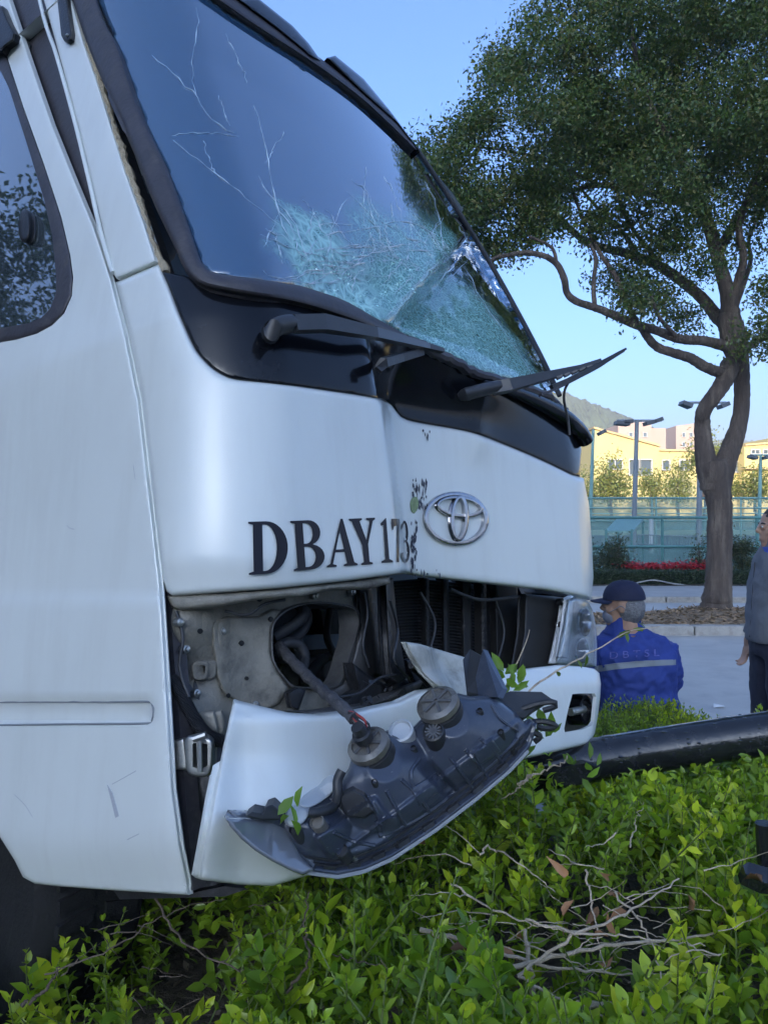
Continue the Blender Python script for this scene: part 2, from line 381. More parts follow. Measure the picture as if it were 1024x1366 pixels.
win_in = [(-4, 84), (12, 117), (35, 188), (59, 266), (70, 315), (75, 365), (75, 391), (67, 412), (55, 424), (39, 431), (0, 438), (-108, 451), (-114, 440), (-94, 330), (-72, 215), (-52, 115), (-41, 72), (-30, 48), (-16, 46)]
panel('window_seal', dens(WIN, 8), RUBBER, door, off=-.004, holes=[win_in], step=6, rnd=(5, .008), th=.014, tdir=BU)
SIDEGLASS = glassmat('side_glass', (.58, .68, .70), 1.55, .015, 3.2, haze=((.40, .54, .62), .14))
panel('side_window', win_in, SIDEGLASS, door, off=.013, th=.004, step=14, tdir=BU)
panel('window_latch', crv([(33, 278), (39, 284), (41, 300), (39, 316), (33, 323), (27, 318), (25, 300), (28, 284)], 24, True), BLACKP, door, off=-.010, rnd=(5, .010), th=.016, step=4)
panel('mirror_bracket', [(-40, 0), (4, 8), (12, 28), (21, 45), (19, 54), (8, 62), (4, 70), (-40, 74)], BLACKP, door, off=-.03, rnd=(5, .015), th=.05, step=5)
for L in ([(150, 1046), (168, 1036), (182, 1028)], [(170, 1120), (186, 1112)], [(20, 1060), (34, 1074), (44, 1090)], [(90, 700), (93, 704), (100, 706)], [(178, 620), (181, 640)]):
    q = crv(L, 12); g = MB(); g.tube([Vector(p) for p in hit(q, door_off(q)+.0004)], .0009, 5); g.build('body_scratch', mat('scratch', (.42, .44, .47), .6), door)
GRO = [(-60, 937), (60, 936.5), (150, 936.5), (196, 936), (203, 939), (205, 950), (203, 961), (196, 965), (100, 966), (-60, 968)]
q = crv(GRO, 90); g = MB(); g.tube([Vector(p) for p in hit(q, door_off(q)+.001)], .0022, 6); g.build('groove_edge', mat('groove_shade', (.22, .24, .26), .7), door)  # dark line paints in the shade that makes the groove edge show
panel('body_scratch', [(143, 1047), (150, 1058), (158, 1089), (154, 1091), (148, 1066)], mat('scratch', (.42, .44, .47), .6), door, off=-.026, th=.002, step=4, offf=lambda P: .0165+.03*sstep(P[:, 1], 1080, 1200)**2)

# --- front pillar, rain gutter and torn-off sealant
panel('pillar', [(0, -300), (59, 0), (84, 90), (106, 175), (128, 265), (141, 320), (152, 366), (156, 372), (209, 349), (191, 293), (168, 230), (145, 156), (129, 105), (113, 59), (96, 0), (40, -200), (14, -300)], PAINT, bus, off=0, rnd=(5, .006), th=.02, step=8)
g = MB(); g.tube([Vector(p) for p in hit(crv([(-8, -280), (53, 0), (75, 72), (99, 158), (119, 240), (136, 315), (151, 364)], 50), .0)], .0055, 8); g.build('rain_gutter', PAINT, bus)
g = MB(); pth = crv([(108, 20), (129, 92), (146, 150), (168, 215), (186, 270), (205, 330), (222, 364)], 60)
g.tube([Vector(p)+Vector(RNG.normal(size=3))*.0016 for p in hit(pth, .016)], [.007+.004*random.random() for _ in pth], 7); g.build('sealant_bead', FOAM, bus)
grab = panel('grab_bar', [(70, -60), (82, -60), (97, 44), (96, 53), (91, 57), (86, 55), (82, 47)], BLACKP, bus, off=-.018, rnd=(5, .010), th=.03, step=4)
g = MB(); g.lathe(hv(90, 47, -.02), FN, [(-.004, .004), (.003, .004), (.004, .002)], 10); g.build('screw', STEEL, grab)

# --- white front panel, folded in the middle
FP_L = [(154, 377), (170, 439), (189, 533), (201, 639), (209, 705), (217, 775), (222, 789)]
FP_B = [(230, 795), (300, 790), (369, 785), (462, 775), (528, 766), (546, 765), (560, 768), (597, 772), (675, 781), (730, 787), (769, 794)]
FP_R = [(788, 800), (791, 770), (789, 723), (785, 672), (778, 638)]
FP_T = [(761, 633), (722, 614), (675, 594), (625, 576), (546, 561), (527, 547), (509, 533), (423, 519), (369, 512), (314, 506), (297, 500), (283, 491), (270, 478), (259, 463), (240, 421), (226, 384), (212, 352)]
def fp_off(P):
    x, y = P[:, 0], P[:, 1]
    return .012*sstep(y, 740, 800)*sstep(x, 700, 300)
sm = lambda L, k: [tuple(p) for p in crv(L, k)]
front = panel('front_panel', FP_L+FP_B+FP_R+sm(FP_T, 70), PAINT, bus, off=0, rnd=(7, .012), th=.02, step=4, offf=fp_off, ang=60)
# --- black cowl under the windscreen
COWL_B = [(240, 421), (259, 463), (270, 478), (283, 491), (297, 500), (314, 506), (369, 512), (423, 519), (509, 533), (527, 547), (546, 561), (625, 576), (675, 594), (722, 614), (761, 633), (773, 636)]
COWL_T = [(775, 600), (771, 575), (753, 549), (730, 524), (680, 507), (636, 494), (600, 472), (560, 454), (530, 444), (482, 430), (431, 413), (384, 401), (306, 388), (267, 376), (248, 368), (216, 362), (226, 384)]
cowl = panel('cowl', sm(COWL_B, 70)+COWL_T, BLACKG, bus, off=.006, rnd=(4, .004), th=.03, step=7)
g = MB(); pth = crv([(640, 510), (690, 527), (735, 549), (765, 572), (777, 590)], 24)
g.tube([Vector(p)+Vector(FN)*.012 for p in hit(pth, .0)], [.006+.022*math.sin(math.pi*min(1, i/23*.62)) for i in range(24)], 12); g.build('cowl_lip', BLACKG, cowl)
# --- windscreen: glass bulging inwards where it was struck
GL = [(129, 0), (156, 62), (187, 152), (219, 219), (250, 300), (268, 352), (284, 366), (312, 370), (390, 380), (423, 389), (462, 404), (501, 426), (540, 446), (600, 474), (640, 497), (680, 507), (728, 524), (745, 525), (722, 478), (690, 418), (650, 347), (600, 268), (552, 199), (519, 168), (476, 129), (417, 86), (351, 43), (300, 8), (180, -80), (60, -170), (95, -90)]
FA = np.array([592, 342.]); FB = np.array([505, 440.])
def glass_off(P):
    x, y = P[:, 0], P[:, 1]
    dv = FB-FA; L = np.linalg.norm(dv); dv = dv/L; nv = np.array([-dv[1], dv[0]])
    s = ((P-FA)@dv)/L; d = (P-FA)@nv                       # d<0: lower right of the fold
    lr = np.where(d < 0, d, 0)
    k = np.exp(-((s-.35)/.75)**2)
    dent = np.where(d < 0, np.clip(-d/18, 0, 1)*np.exp(-np.maximum(-d-18, 0)/95), 0)*.115*k
    swell = -.012*np.exp(-(d/30)**2)*k+.05*np.exp(-(((x-470)/95)**2+((y-395)/45)**2))
    fine = np.where(np.exp(-(((x-540)/130)**2+((y-420)/80)**2)) > .35, RNG.normal(size=len(x))*.0015, 0)
    return .01+dent+swell+fine
WSC = np.array(hit([(455, 372), (600, 440), (530, 400)], .02))
def ws_mat():
    m = glassmat('windscreen_glass', (.46, .64, .78), 1.6, .03, 3.0, haze=((.10, .27, .52), .36)); t = m.node_tree; N = t.nodes; L = t.links  # blue diffuse film paints in the sky reflected by the glass
    out = N['Material Output']; base = out.inputs[0].links[0].from_socket
    tc = N.new('ShaderNodeTexCoord')
    def mask(c, r, soft):
        sb = N.new('ShaderNodeVectorMath'); sb.operation = 'DISTANCE'; L.new(tc.outputs['Object'], sb.inputs[0]); sb.inputs[1].default_value = tuple(Vector(c)-ORG[bus])
        nz = N.new('ShaderNodeTexNoise'); nz.inputs['Scale'].default_value = 9; L.new(tc.outputs['Object'], nz.inputs[0])
        ad = N.new('ShaderNodeMath'); ad.operation = 'MULTIPLY_ADD'; L.new(nz.outputs[0], ad.inputs[0]); ad.inputs[1].default_value = .22; L.new(sb.outputs['Value'], ad.inputs[2])
        mr = N.new('ShaderNodeMapRange'); mr.inputs[1].default_value = r+soft+.11; mr.inputs[2].default_value = r-soft+.11; L.new(ad.outputs[0], mr.inputs[0]); return mr.outputs[0]
    def mth(op, a, b):
        n = N.new('ShaderNodeMath'); n.operation = op; n.use_clamp = True
        for i, q in enumerate((a, b)):
            if isinstance(q, (int, float)): n.inputs[i].default_value = q
            else: L.new(q, n.inputs[i])
        return n.outputs[0]
    m1 = mask(WSC[0], .17, .05); m2 = mask(WSC[1], .36, .10); m3 = mask(hit([(636, 432)], .04)[0], .37, .07)
    mm = mth('MAXIMUM', mth('MAXIMUM', m1, m2), m3)
    def vor(sc, w):
        v = N.new('ShaderNodeTexVoronoi'); v.feature = 'DISTANCE_TO_EDGE'; v.inputs['Scale'].default_value = sc; v.inputs['Randomness'].default_value = 1
        nz = N.new('ShaderNodeTexNoise'); nz.inputs['Scale'].default_value = 14; L.new(tc.outputs['Object'], nz.inputs[0])
        mx = N.new('ShaderNodeMix'); mx.data_type = 'VECTOR'; mx.inputs[0].default_value = .06; L.new(tc.outputs['Object'], mx.inputs[4]); L.new(nz.outputs[1], mx.inputs[5]); L.new(mx.outputs[1], v.inputs['Vector'])
        r = N.new('ShaderNodeMapRange'); r.inputs[1].default_value = 0; r.inputs[2].default_value = w; r.inputs[3].default_value = 1; r.inputs[4].default_value = 0; L.new(v.outputs[0], r.inputs[0]); return r.outputs[0]
    e = mth('MAXIMUM', vor(46, .07), mth('MULTIPLY', vor(95, .10), .7))
    v2 = N.new('ShaderNodeTexVoronoi'); v2.inputs['Scale'].default_value = 80; L.new(tc.outputs['Object'], v2.inputs[0])
    bp = N.new('ShaderNodeBump'); bp.inputs['Strength'].default_value = .9; bp.inputs['Distance'].default_value = .004; L.new(v2.outputs[1], bp.inputs['Height'])
    cr = N.new('ShaderNodeBsdfPrincipled'); cr.inputs['Base Color'].default_value = (.085, .27, .24, 1); cr.inputs['Roughness'].default_value = .12; cr.inputs['Specular IOR Level'].default_value = .9; L.new(bp.outputs[0], cr.inputs['Normal'])
    ed = N.new('ShaderNodeBsdfPrincipled'); ed.inputs['Base Color'].default_value = (.46, .78, .76, 1); ed.inputs['Roughness'].default_value = .3; L.new(bp.outputs[0], ed.inputs['Normal'])
    x1 = N.new('ShaderNodeMixShader'); L.new(mth('MULTIPLY', mm, .80), x1.inputs[0]); L.new(base, x1.inputs[1]); L.new(cr.outputs[0], x1.inputs[2])
    x2 = N.new('ShaderNodeMixShader'); L.new(mth('MAXIMUM', mth('MULTIPLY', mth('MULTIPLY', mm, e), .75), mth('MULTIPLY', m1, mth('MULTIPLY', vor(30, .30), .85))), x2.inputs[0]); L.new(x1.outputs[0], x2.inputs[1]); L.new(ed.outputs[0], x2.inputs[2])
    L.new(x2.outputs[0], out.inputs[0]); return m
glass = panel('windscreen', GL, ws_mat(), bus, offf=glass_off, th=.006, step=7, ang=180, label='shattered windscreen pushed in at its lower corner')
# long single cracks across the glass
CR = [[(262, 10), (264, 34), (258, 70), (257, 100), (262, 128)], [(205, 73), (232, 100), (262, 130), (282, 158), (312, 178)], [(228, 182), (250, 178), (290, 178), (318, 182)], [(232, 188), (268, 216), (300, 240), (340, 272), (372, 300)], [(272, 188), (280, 216), (288, 232)], [(340, 142), (352, 190), (358, 220), (366, 262), (378, 300), (390, 330)], [(356, 216), (368, 192), (380, 176)], [(292, 130), (300, 152), (307, 168)], [(366, 262), (392, 296), (404, 330), (412, 350)], [(350, 330), (366, 300), (370, 286)], [(366, 308), (378, 352)], [(345, 235), (385, 300), (402, 320)],
      [(400, 330), (412, 306), (440, 298), (470, 300)], [(405, 345), (430, 315), (470, 308), (520, 300)], [(398, 365), (420, 335), (455, 330), (500, 320)], [(430, 372), (436, 340), (448, 300)], [(470, 390), (480, 345), (500, 305)], [(510, 300), (540, 295), (575, 310), (592, 342)], [(592, 342), (560, 372), (530, 405), (505, 440)], [(592, 342), (622, 360), (640, 395), (690, 470), (720, 510)], [(540, 290), (570, 305), (592, 340)], [(300, 45), (318, 80), (330, 108)]]
for i in range(80):                                             # finer cracks raying out from the blow
    a0 = random.uniform(2.5, 5.3); s = np.array(random.choice([(560, 350), (470, 360), (520, 330), (592, 342), (430, 350)]), float)+np.array([random.gauss(0, 25), random.gauss(0, 14)]); L_ = []; a1 = a0
    for k in range(random.randint(3, 6)): L_.append(tuple(s)); a1 += random.gauss(0, .25); s = s+np.array([math.cos(a1), math.sin(a1)])*random.uniform(9, 30)
    if inpoly(np.array(L_), np.array(GL)).all(): CR.append(L_)
g = MB()
for c in CR:
    q = crv(c, 14); q = q+RNG.normal(size=q.shape)*1.1
    pp = hit(q, glass_off(q)-.0015)
    ns = len(q); g.tube([Vector(p) for p in pp], [(.00025+.0011*random.random()**3)*(.4+math.sin(math.pi*(i+.6)/ns)) for i in range(ns)], 5)
g.build('crack', mat('crack_edge', (.55, .68, .78), .25, spec=.9), glass, label='long bright cracks running over the glass')
# glints of broken edge along the fold
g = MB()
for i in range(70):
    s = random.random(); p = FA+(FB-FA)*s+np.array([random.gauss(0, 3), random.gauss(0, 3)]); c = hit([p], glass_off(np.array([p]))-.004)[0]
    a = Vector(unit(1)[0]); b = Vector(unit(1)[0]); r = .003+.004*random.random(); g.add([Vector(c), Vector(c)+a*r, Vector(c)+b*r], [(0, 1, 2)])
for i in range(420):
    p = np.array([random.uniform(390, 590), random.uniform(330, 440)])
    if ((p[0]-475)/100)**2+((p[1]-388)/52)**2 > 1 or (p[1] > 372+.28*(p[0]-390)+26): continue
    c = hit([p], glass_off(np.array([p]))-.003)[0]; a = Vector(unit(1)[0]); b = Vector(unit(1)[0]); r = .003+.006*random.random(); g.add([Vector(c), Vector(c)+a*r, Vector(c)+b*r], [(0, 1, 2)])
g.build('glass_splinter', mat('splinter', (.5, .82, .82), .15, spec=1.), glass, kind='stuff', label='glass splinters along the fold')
# rubber surround, pulled out of its frame on the left
SL = [(-30, -420), (22, -260), (97, 0), (129, 90), (168, 176), (203, 266), (234, 332), (248, 364), (268, 380), (306, 389), (384, 402), (431, 414), (482, 432), (520, 448), (548, 462)]
SR = [(10, -400), (62, -250), (130, 0), (157, 62), (188, 152), (220, 219), (251, 300), (269, 350), (285, 363), (312, 368), (390, 379), (423, 388), (462, 402), (501, 424), (548, 450)]
panel('windscreen_seal', [tuple(p) for p in crv(SL, 70)]+[tuple(p) for p in crv(SR, 70)][::-1], RUBBER, bus, off=-.016, rnd=(9, .014), th=.02, step=6, label='rubber windscreen surround pulled out of its frame')
g = MB(); pth = crv([(540, 452), (570, 466), (600, 480), (636, 499), (680, 512), (728, 528), (752, 550)], 40)
g.tube([Vector(p)+Vector(RNG.normal(size=3))*.002 for p in hit(pth, -.004)], [.012+.005*random.random() for _ in pth], 8); g.build('seal_remnant', RUBBER, bus, label='torn ragged rubber at the foot of the glass')
g = MB(); pth = crv([(746, 528), (722, 477), (690, 416), (650, 345), (600, 265), (555, 198)], 40); g.tube([Vector(p) for p in hit(pth, -.002)], .009, 8); g.build('edge_seal', BLACKP, bus)
top_lo = [(60, -170), (180, -80), (300, 6), (351, 41), (417, 84), (476, 127), (519, 166), (552, 199)]; top_hi = [(95, -190), (200, -90), (314, -4), (368, 36), (429, 79), (485, 123), (530, 163), (562, 205)]
panel('header_seal', [tuple(p) for p in crv(top_lo, 40)]+[tuple(p) for p in crv(top_hi, 40)][::-1], RUBBER, bus, off=-.012, rnd=(5, .010), th=.03, step=5)
# --- roof edge with its two dark deflectors, body shell behind, roof
HDR = [hit([p], 0)[0] for p in [(200, -75), (300, 4), (417, 84), (552, 202)]]
hl = [BM@(p-BO) for p in HDR]; VTOP = float(np.mean([q[2] for q in hl]))
panel('roof_visor', [(250, -50), (322, -2), (345, -2), (390, 34), (412, 58), (428, 81), (418, 78), (368, 37), (314, -3), (240, -60)], BLACKG, bus, off=-.02, th=.12, step=6, rnd=(3, .008))
panel('roof_visor', [(436, 77), (447, 74), (457, 82), (485, 105), (519, 146), (548, 185), (560, 203), (530, 164), (485, 124)], BLACKG, bus, off=-.02, th=.10, step=5, rnd=(3, .008))
def lring(b, v0, v1, ins=0.):
    pts = []
    for (u, v) in [(0, v0), (0, .40), (.11*(v1-.4-.15), v1-.15), (.11*(v1-.4)+.04, v1-.04), (.30, v1+.02), (WB/2, v1+.05)]: pts.append((u+ins, v))
    return [L2W(u, b, v) for u, v in pts]+[L2W(WB-u, b, v) for u, v in pts[::-1][1:]]
VT = VTOP+.02
bM = MB(); rings = [lring(b, -.55, VT) for b in (1.5, 2.6, 3.7, 4.9, 6.05)]
for i in range(4):
    k = len(rings[0]); V = rings[i]+rings[i+1]; bM.add(V, [(j, j+1, k+j+1, k+j) for j in range(k-1)])
bM.add(rings[-1], [tuple(range(len(rings[-1])))]); bM.build('body_shell', PAINT, bus, ang=60)
# roof panel over the cab
rM = MB(); rows = []
for b in np.linspace(0, 1, 8):
    row = []
    for s in np.linspace(0, 1, 15):
        u = .12+(WB-.24)*s; b0 = float(fsurf(np.array(u), np.array(VT-.03)))+.03; bb = b0+(1.51-b0)*b
        row.append(L2W(u, bb, VT-.02+.07*math.sin(math.pi*s)*(.3+.7*b)))
    rows += row
rM.add(rows, [(i*15+j, i*15+j+1, (i+1)*15+j+1, (i+1)*15+j) for i in range(7) for j in range(14)]); rM.build('roof', PAINT, bus)
for sgn, nm in ((0, 0), (1, 1)):
    for k, (b0, b1) in enumerate(((1.6, 2.3), (2.45, 3.5), (3.65, 4.8), (4.95, 5.9))):
        g = MB(); us = lambda v, o: (.11*(v-.4)-o) if sgn == 0 else WB-.11*(v-.4)+o
        q = [L2W(us(v, .006), b, v) for b, v in ((b0, .45), (b1, .45), (b1, 1.2), (b0, 1.2))]; q2 = [p+Vector(BU)*(.02 if sgn == 0 else -.02) for p in q]
        g.add(q+q2, [(0, 1, 2, 3), (0, 4, 5, 1), (1, 5, 6, 2), (2, 6, 7, 3), (3, 7, 4, 0)]); g.build('cabin_window', BLACKG, bus)
# far side of the cab and floor
g = MB(); V = []
for b in np.linspace(.3, 1.52, 5):
    for v in (-.5, 0, .4, 1.0, VT-.05): V.append(L2W(WB-.03-.11*max(v-.4, 0), max(b, float(fsurf(np.array(WB-.05-.11*max(v-.4, 0)), np.array(v)))+.02), v))
g.add(V, [(i*5+j, i*5+j+1, (i+1)*5+j+1, (i+1)*5+j) for i in range(4) for j in range(2)]); g.build('side_panel', PAINT, bus)
# interior: dashboard, steering wheel, seats, bulkhead
INTM = mat('interior_dark', (.035, .042, .055), .7, var=.3, vscale=5); DASH = mat('dashboard', (.38, .46, .52), .6, var=.1, vscale=6)
g = MB(); V = []
for s in np.linspace(.06, .94, 12):
    u = WB*s; bf = float(fsurf(np.array(u), np.array(.47)))
    V += [L2W(u, bf+.06, .46), L2W(u, bf+.25, .50), L2W(u, bf+.45, .47), L2W(u, bf+.48, .25), L2W(u, bf+.40, -.1)]
g.add(V, [(i*5+j, i*5+j+1, (i+1)*5+j+1, (i+1)*5+j) for i in range(11) for j in range(4)]); g.build('dashboard', DASH, bus)
g = MB(); g.box(L2W(WB/2, 1.46, .55), (WB/2-.16, .02, 1.15), (Vector(BU), Vector(BB), Vector(BV))); g.box(L2W(WB/2, .85, -.25), (WB/2-.08, .35, .02), (Vector(BU), Vector(BB), Vector(BV))); g.build('cabin_bulkhead', mat('cabin_lining', (.20, .25, .31), .8, var=.2, vscale=3), bus)
ca = (Vector(BU), Vector(BB), Vector(BV))
for u in (.55, 1.45):
    g = MB(); g.ell(L2W(u, 1.02, .62), (.22, .07, .36), ca); g.ell(L2W(u, .85, .24), (.23, .25, .08), ca); g.ell(L2W(u, 1.0, 1.08), (.12, .05, .12), ca); g.build('seat', INTM, bus)
sw = MB(); cc = L2W(.27, .82, .57); n = (Vector(BB)*.62+Vector(BV)*.78).normalized(); a = Vector(BU); b = n.cross(a)
sw.tube([cc+(a*math.cos(t)+b*math.sin(t))*.20 for t in np.linspace(0, 2*math.pi, 33)], .013, 8, cap=False)
for t in (.3, 2.84, 4.7): sw.tube([cc-n*.03, cc+(a*math.cos(t)+b*math.sin(t))*.20], .012, 6)
sw.ell(cc-n*.03, (.05, .05, .02), (a, b, n)); sw.tube([cc-n*.03, cc-n*.35], .03, 8); sw.build('steering_wheel', mat('pale_grip', (.35, .38, .36), .5), bus)

# --- front wheel
axc = L2W(.16, 1.10, -.80); tA = -Vector(BU); wheel = MB()
wheel.lathe(axc, tA, [(-.22, .25), (-.22, .35), (-.19, .385), (-.10, .395), (-.02, .395), (.04, .385), (.075, .35), (.08, .28), (.05, .23)], 40)
tyre = wheel.build('wheel', mat('tyre', (.010, .010, .011), .8, var=.3, vscale=20, bump=.3, bscale=80), bus)
g = MB(); g.lathe(axc, tA, [(-.05, .235), (.04, .235), (.05, .22), (.0, .16), (.02, .08), (.05, .07), (.06, .03)], 28); g.build('rim', GREYM, tyre)
g = MB()
for k in range(48):
    t = 2*math.pi*k/48; r = Vector(BB)*math.cos(t)+Vector(BV)*math.sin(t); tt = tA.cross(r)
    for o, q in ((-.12, .2), (.0, -.2)): g.box(axc+tA*o+r*.394, (.045, .016, .008), ((tA+tt*q).normalized(), tt, r))
g.build('tread', MATS['tyre'], tyre, smooth=False)

# --- headlamp bay, radiator opening and everything behind the missing grille
bayp = lambda P: .05+.10*sstep(P[:, 0], 230, 350)+.02*np.sin(P[:, 1]/23.)*sstep(P[:, 0], 300, 260)
panel('cavity_backing', [(216, 780), (380, 776), (546, 758), (640, 768), (775, 780), (770, 905), (700, 930), (600, 960), (560, 990), (300, 1010), (240, 1010)], DARK, bus, off=.42, th=.03, step=20)  # dark sheet stands in for the shade deep in the engine space
HOLE = crv([(362, 837), (370, 822), (383, 812), (403, 805), (425, 802), (450, 804), (474, 810), (480, 820), (481, 833), (471, 868), (460, 904), (451, 916), (432, 920), (410, 919), (390, 917), (378, 905), (369, 893), (362, 876)], 40, True)
BAYO = [(220, 792), (300, 790), (380, 784), (470, 774), (516, 769), (520, 800), (528, 850), (540, 896), (556, 930), (540, 965), (420, 985), (320, 985), (296, 1010), (275, 1000), (252, 960), (236, 900), (224, 840)]
bay = panel('headlamp_bay', BAYO, BAYM, bus, offf=bayp, th=.02, holes=[HOLE], step=7, rnd=(5, .006), label='dirty pale sheet metal of the empty headlamp bay')
panel('bay_edge', crv(HOLE+np.array([0, 0]), 60, True)*1.0, GREYM, bay, off=.135, th=.05, holes=[crv((HOLE-HOLE.mean(0))*.955+HOLE.mean(0), 60, True)], step=4, rnd=(2, .004))
RAIL = [(221, 794), (300, 791), (369, 786), (462, 776), (520, 768), (520, 779), (490, 786), (440, 787), (400, 796), (345, 800), (300, 808), (240, 814), (229, 811)]
panel('bay_rail', RAIL, BAYM, bay, off=.02, th=.04, step=5, rnd=(6, .014))
panel('bay_plate', [(283, 830), (300, 822), (345, 822), (363, 812), (376, 814), (362, 837), (361, 870), (369, 893), (386, 918), (372, 940), (352, 950), (320, 940), (298, 925), (288, 900), (284, 860)], BAYM, bay, offf=lambda P: bayp(P)-.012, th=.012, step=6, rnd=(5, .010))
panel('grey_plate', [(476, 784), (505, 775), (514, 772), (518, 830), (521, 880), (524, 905), (500, 900), (478, 922), (452, 932), (440, 922), (458, 912), (470, 880), (481, 838), (479, 812)], GREYM, bay, offf=lambda P: .128+0*P[:, 0], th=.015, step=6, rnd=(6, .012))
for (x, y, r) in ((323, 858, 3.2), (304, 928, 2.6), (266, 842, 3), (347, 798, 4), (362, 826, 3), (330, 905, 2.2)):
    panel('bolt_hole_shade', crv([(x-r, y), (x, y-r*1.2), (x+r, y), (x, y+r*1.2)], 12, True), DARK, bay, offf=lambda P: bayp(P)-.016, th=.004, step=2)  # dark discs put in for the shade inside the holes
sq = crv([(258, 884), (276, 882), (279, 890), (276, 905), (262, 908), (256, 900)], 24, True)
panel('bay_socket', sq, BAYM, bay, offf=lambda P: bayp(P)-.02, th=.02, step=3, rnd=(3, .006), holes=[crv((sq-sq.mean(0))*.55+sq.mean(0), 20, True)])
panel('bay_recess_shade', crv((sq-sq.mean(0))*.62+sq.mean(0), 20, True), DARK, bay, offf=lambda P: bayp(P)-.004, th=.006, step=3)  # dark disc painted in as the shade inside the socket
# inner wing, hinge and hose in the gap between door and bumper
panel('inner_wing', [(224, 860), (250, 900), (262, 960), (300, 1000), (300, 1100), (290, 1186), (252, 1192), (246, 1130), (236, 1050), (228, 960)], mat('wing_metal', (.10, .105, .115), .6, var=.45, vscale=14, dirt=((.25, .24, .22), .4, 22), bump=.3, bscale=30), bus, offf=lambda P: .07+.01*np.sin(P[:, 1]/17), th=.02, step=8, rnd=(4, .01))
panel('wing_gap_shade', [(226, 1030), (250, 1030), (252, 1060), (246, 1090), (238, 1100), (230, 1080)], DARK, bus, off=.045, th=.004, step=5, rnd=(3, .004))  # dark plate laid on as the shade of the opening
panel('hinge_arm', [(226, 989), (246, 984), (250, 1028), (230, 1026)], STEEL, bus, off=.012, th=.03, step=5, rnd=(3, .006))
hg = crv([(248, 984), (262, 980), (276, 982), (284, 990), (284, 1008), (283, 1026), (276, 1036), (262, 1036), (250, 1030), (247, 1008)], 40, True)
panel('hinge', hg, STEEL, bus, off=.0, th=.04, step=4, rnd=(4, .008), holes=[[(257, 992), (262, 991), (263, 1025), (257, 1023)], [(270, 991), (277, 993), (277, 1022), (270, 1025)]])
g = MB(); g.tube(hit([(258, 986), (275, 980)], -.015), .006, 8); g.tube(hit([(266, 988), (267, 1030)], -.012), .005, 8); g.build('hinge_pin', STEEL, bus)
panel('weld_flange', [(262, 950), (286, 948), (292, 972), (288, 990), (268, 975)], BAYM, bus, off=.05, th=.02, step=5, rnd=(4, .012))
def ribbed(name, pts, off, r, m, parent=None, amp=.0025, n=120, **k):
    q = hit(crv(pts, n), off); g = MB(); g.tube([Vector(p) for p in q], [r+amp*(i % 2) for i in range(n)], 10); return g.build(name, m, parent or bus, **k)
HOSE = mat('ribbed_hose', (.035, .037, .042), .5, var=.3, vscale=30)
ribbed('corrugated_hose', [(229, 905), (240, 922), (254, 950), (268, 972), (282, 984), (300, 990)], .03, .011, HOSE)
ribbed('hose', [(232, 880), (238, 930), (250, 962), (262, 990)], .07, .010, HOSE, amp=0)
# inside the hole
for pts, o, r in (([(366, 872), (380, 858), (398, 860), (406, 875), (404, 892)], .19, .012), ([(364, 850), (385, 838), (402, 825), (408, 812)], .20, .013), ([(396, 806), (410, 822), (400, 845), (372, 862)], .24, .012), ([(440, 812), (436, 850), (448, 880), (444, 915)], .3, .010), ([(410, 905), (430, 880), (455, 870)], .33, .014)):
    ribbed('engine_hose', pts, o, r, HOSE, amp=.0005)
for poly_, o in (([(395, 880), (430, 872), (452, 885), (448, 914), (400, 914)], .34), ([(425, 812), (468, 818), (470, 845), (450, 860), (430, 850)], .36), ([(386, 860), (402, 852), (410, 872), (398, 886)], .3)):
    panel('engine_part', poly_, mat('engine_grime', (.05, .048, .045), .65, var=.5, vscale=16, bump=.3, bscale=40), bus, off=o, th=.06, step=6, rnd=(5, .02))
# loose wires, bolts and torn edges in the cavity
for pts, o, r in (([(486, 790), (490, 820), (484, 860), (492, 890)], .10, .003), ([(520, 800), (530, 840), (526, 880), (545, 905)], .04, .0035), ([(300, 815), (330, 820), (352, 806), (380, 800)], .07, .003), ([(452, 930), (480, 924), (505, 905), (530, 900)], .05, .003), ([(560, 790), (580, 830), (572, 870)], .12, .004), ([(660, 800), (672, 840), (664, 880)], .12, .004), ([(235, 815), (244, 850), (240, 890), (252, 930)], .03, .0035), ([(600, 786), (640, 800), (690, 796)], .10, .005)):
    ribbed('loose_wire', pts, o, r, HOSE, amp=0, n=30)
for x, y in ((240, 830), (248, 866), (262, 925), (296, 842), (340, 940), (498, 800), (500, 880), (512, 850), (300, 800), (420, 795), (470, 790)):
    g = MB(); g.lathe(hv(x, y, float(bayp(np.array([[x, y]]))[0])-.012), FN, [(-.01, .008), (.003, .008), (.004, .0055), (.008, .005), (.009, .002)], 8); g.build('bolt', STEEL, bay)
g = MB()
for i in range(26):
    x, y = random.uniform(480, 556), random.uniform(905, 950); p = hv(x, y, .03); a = Vector(unit(1)[0]); b = Vector(unit(1)[0]); r = random.uniform(.006, .02); g.add([p, p+a*r, p+a*r*.6+b*r*.7, p+b*r*.5], [(0, 1, 2, 3)])
g.build('plastic_shard', BLACKP, bus, kind='stuff', smooth=False)
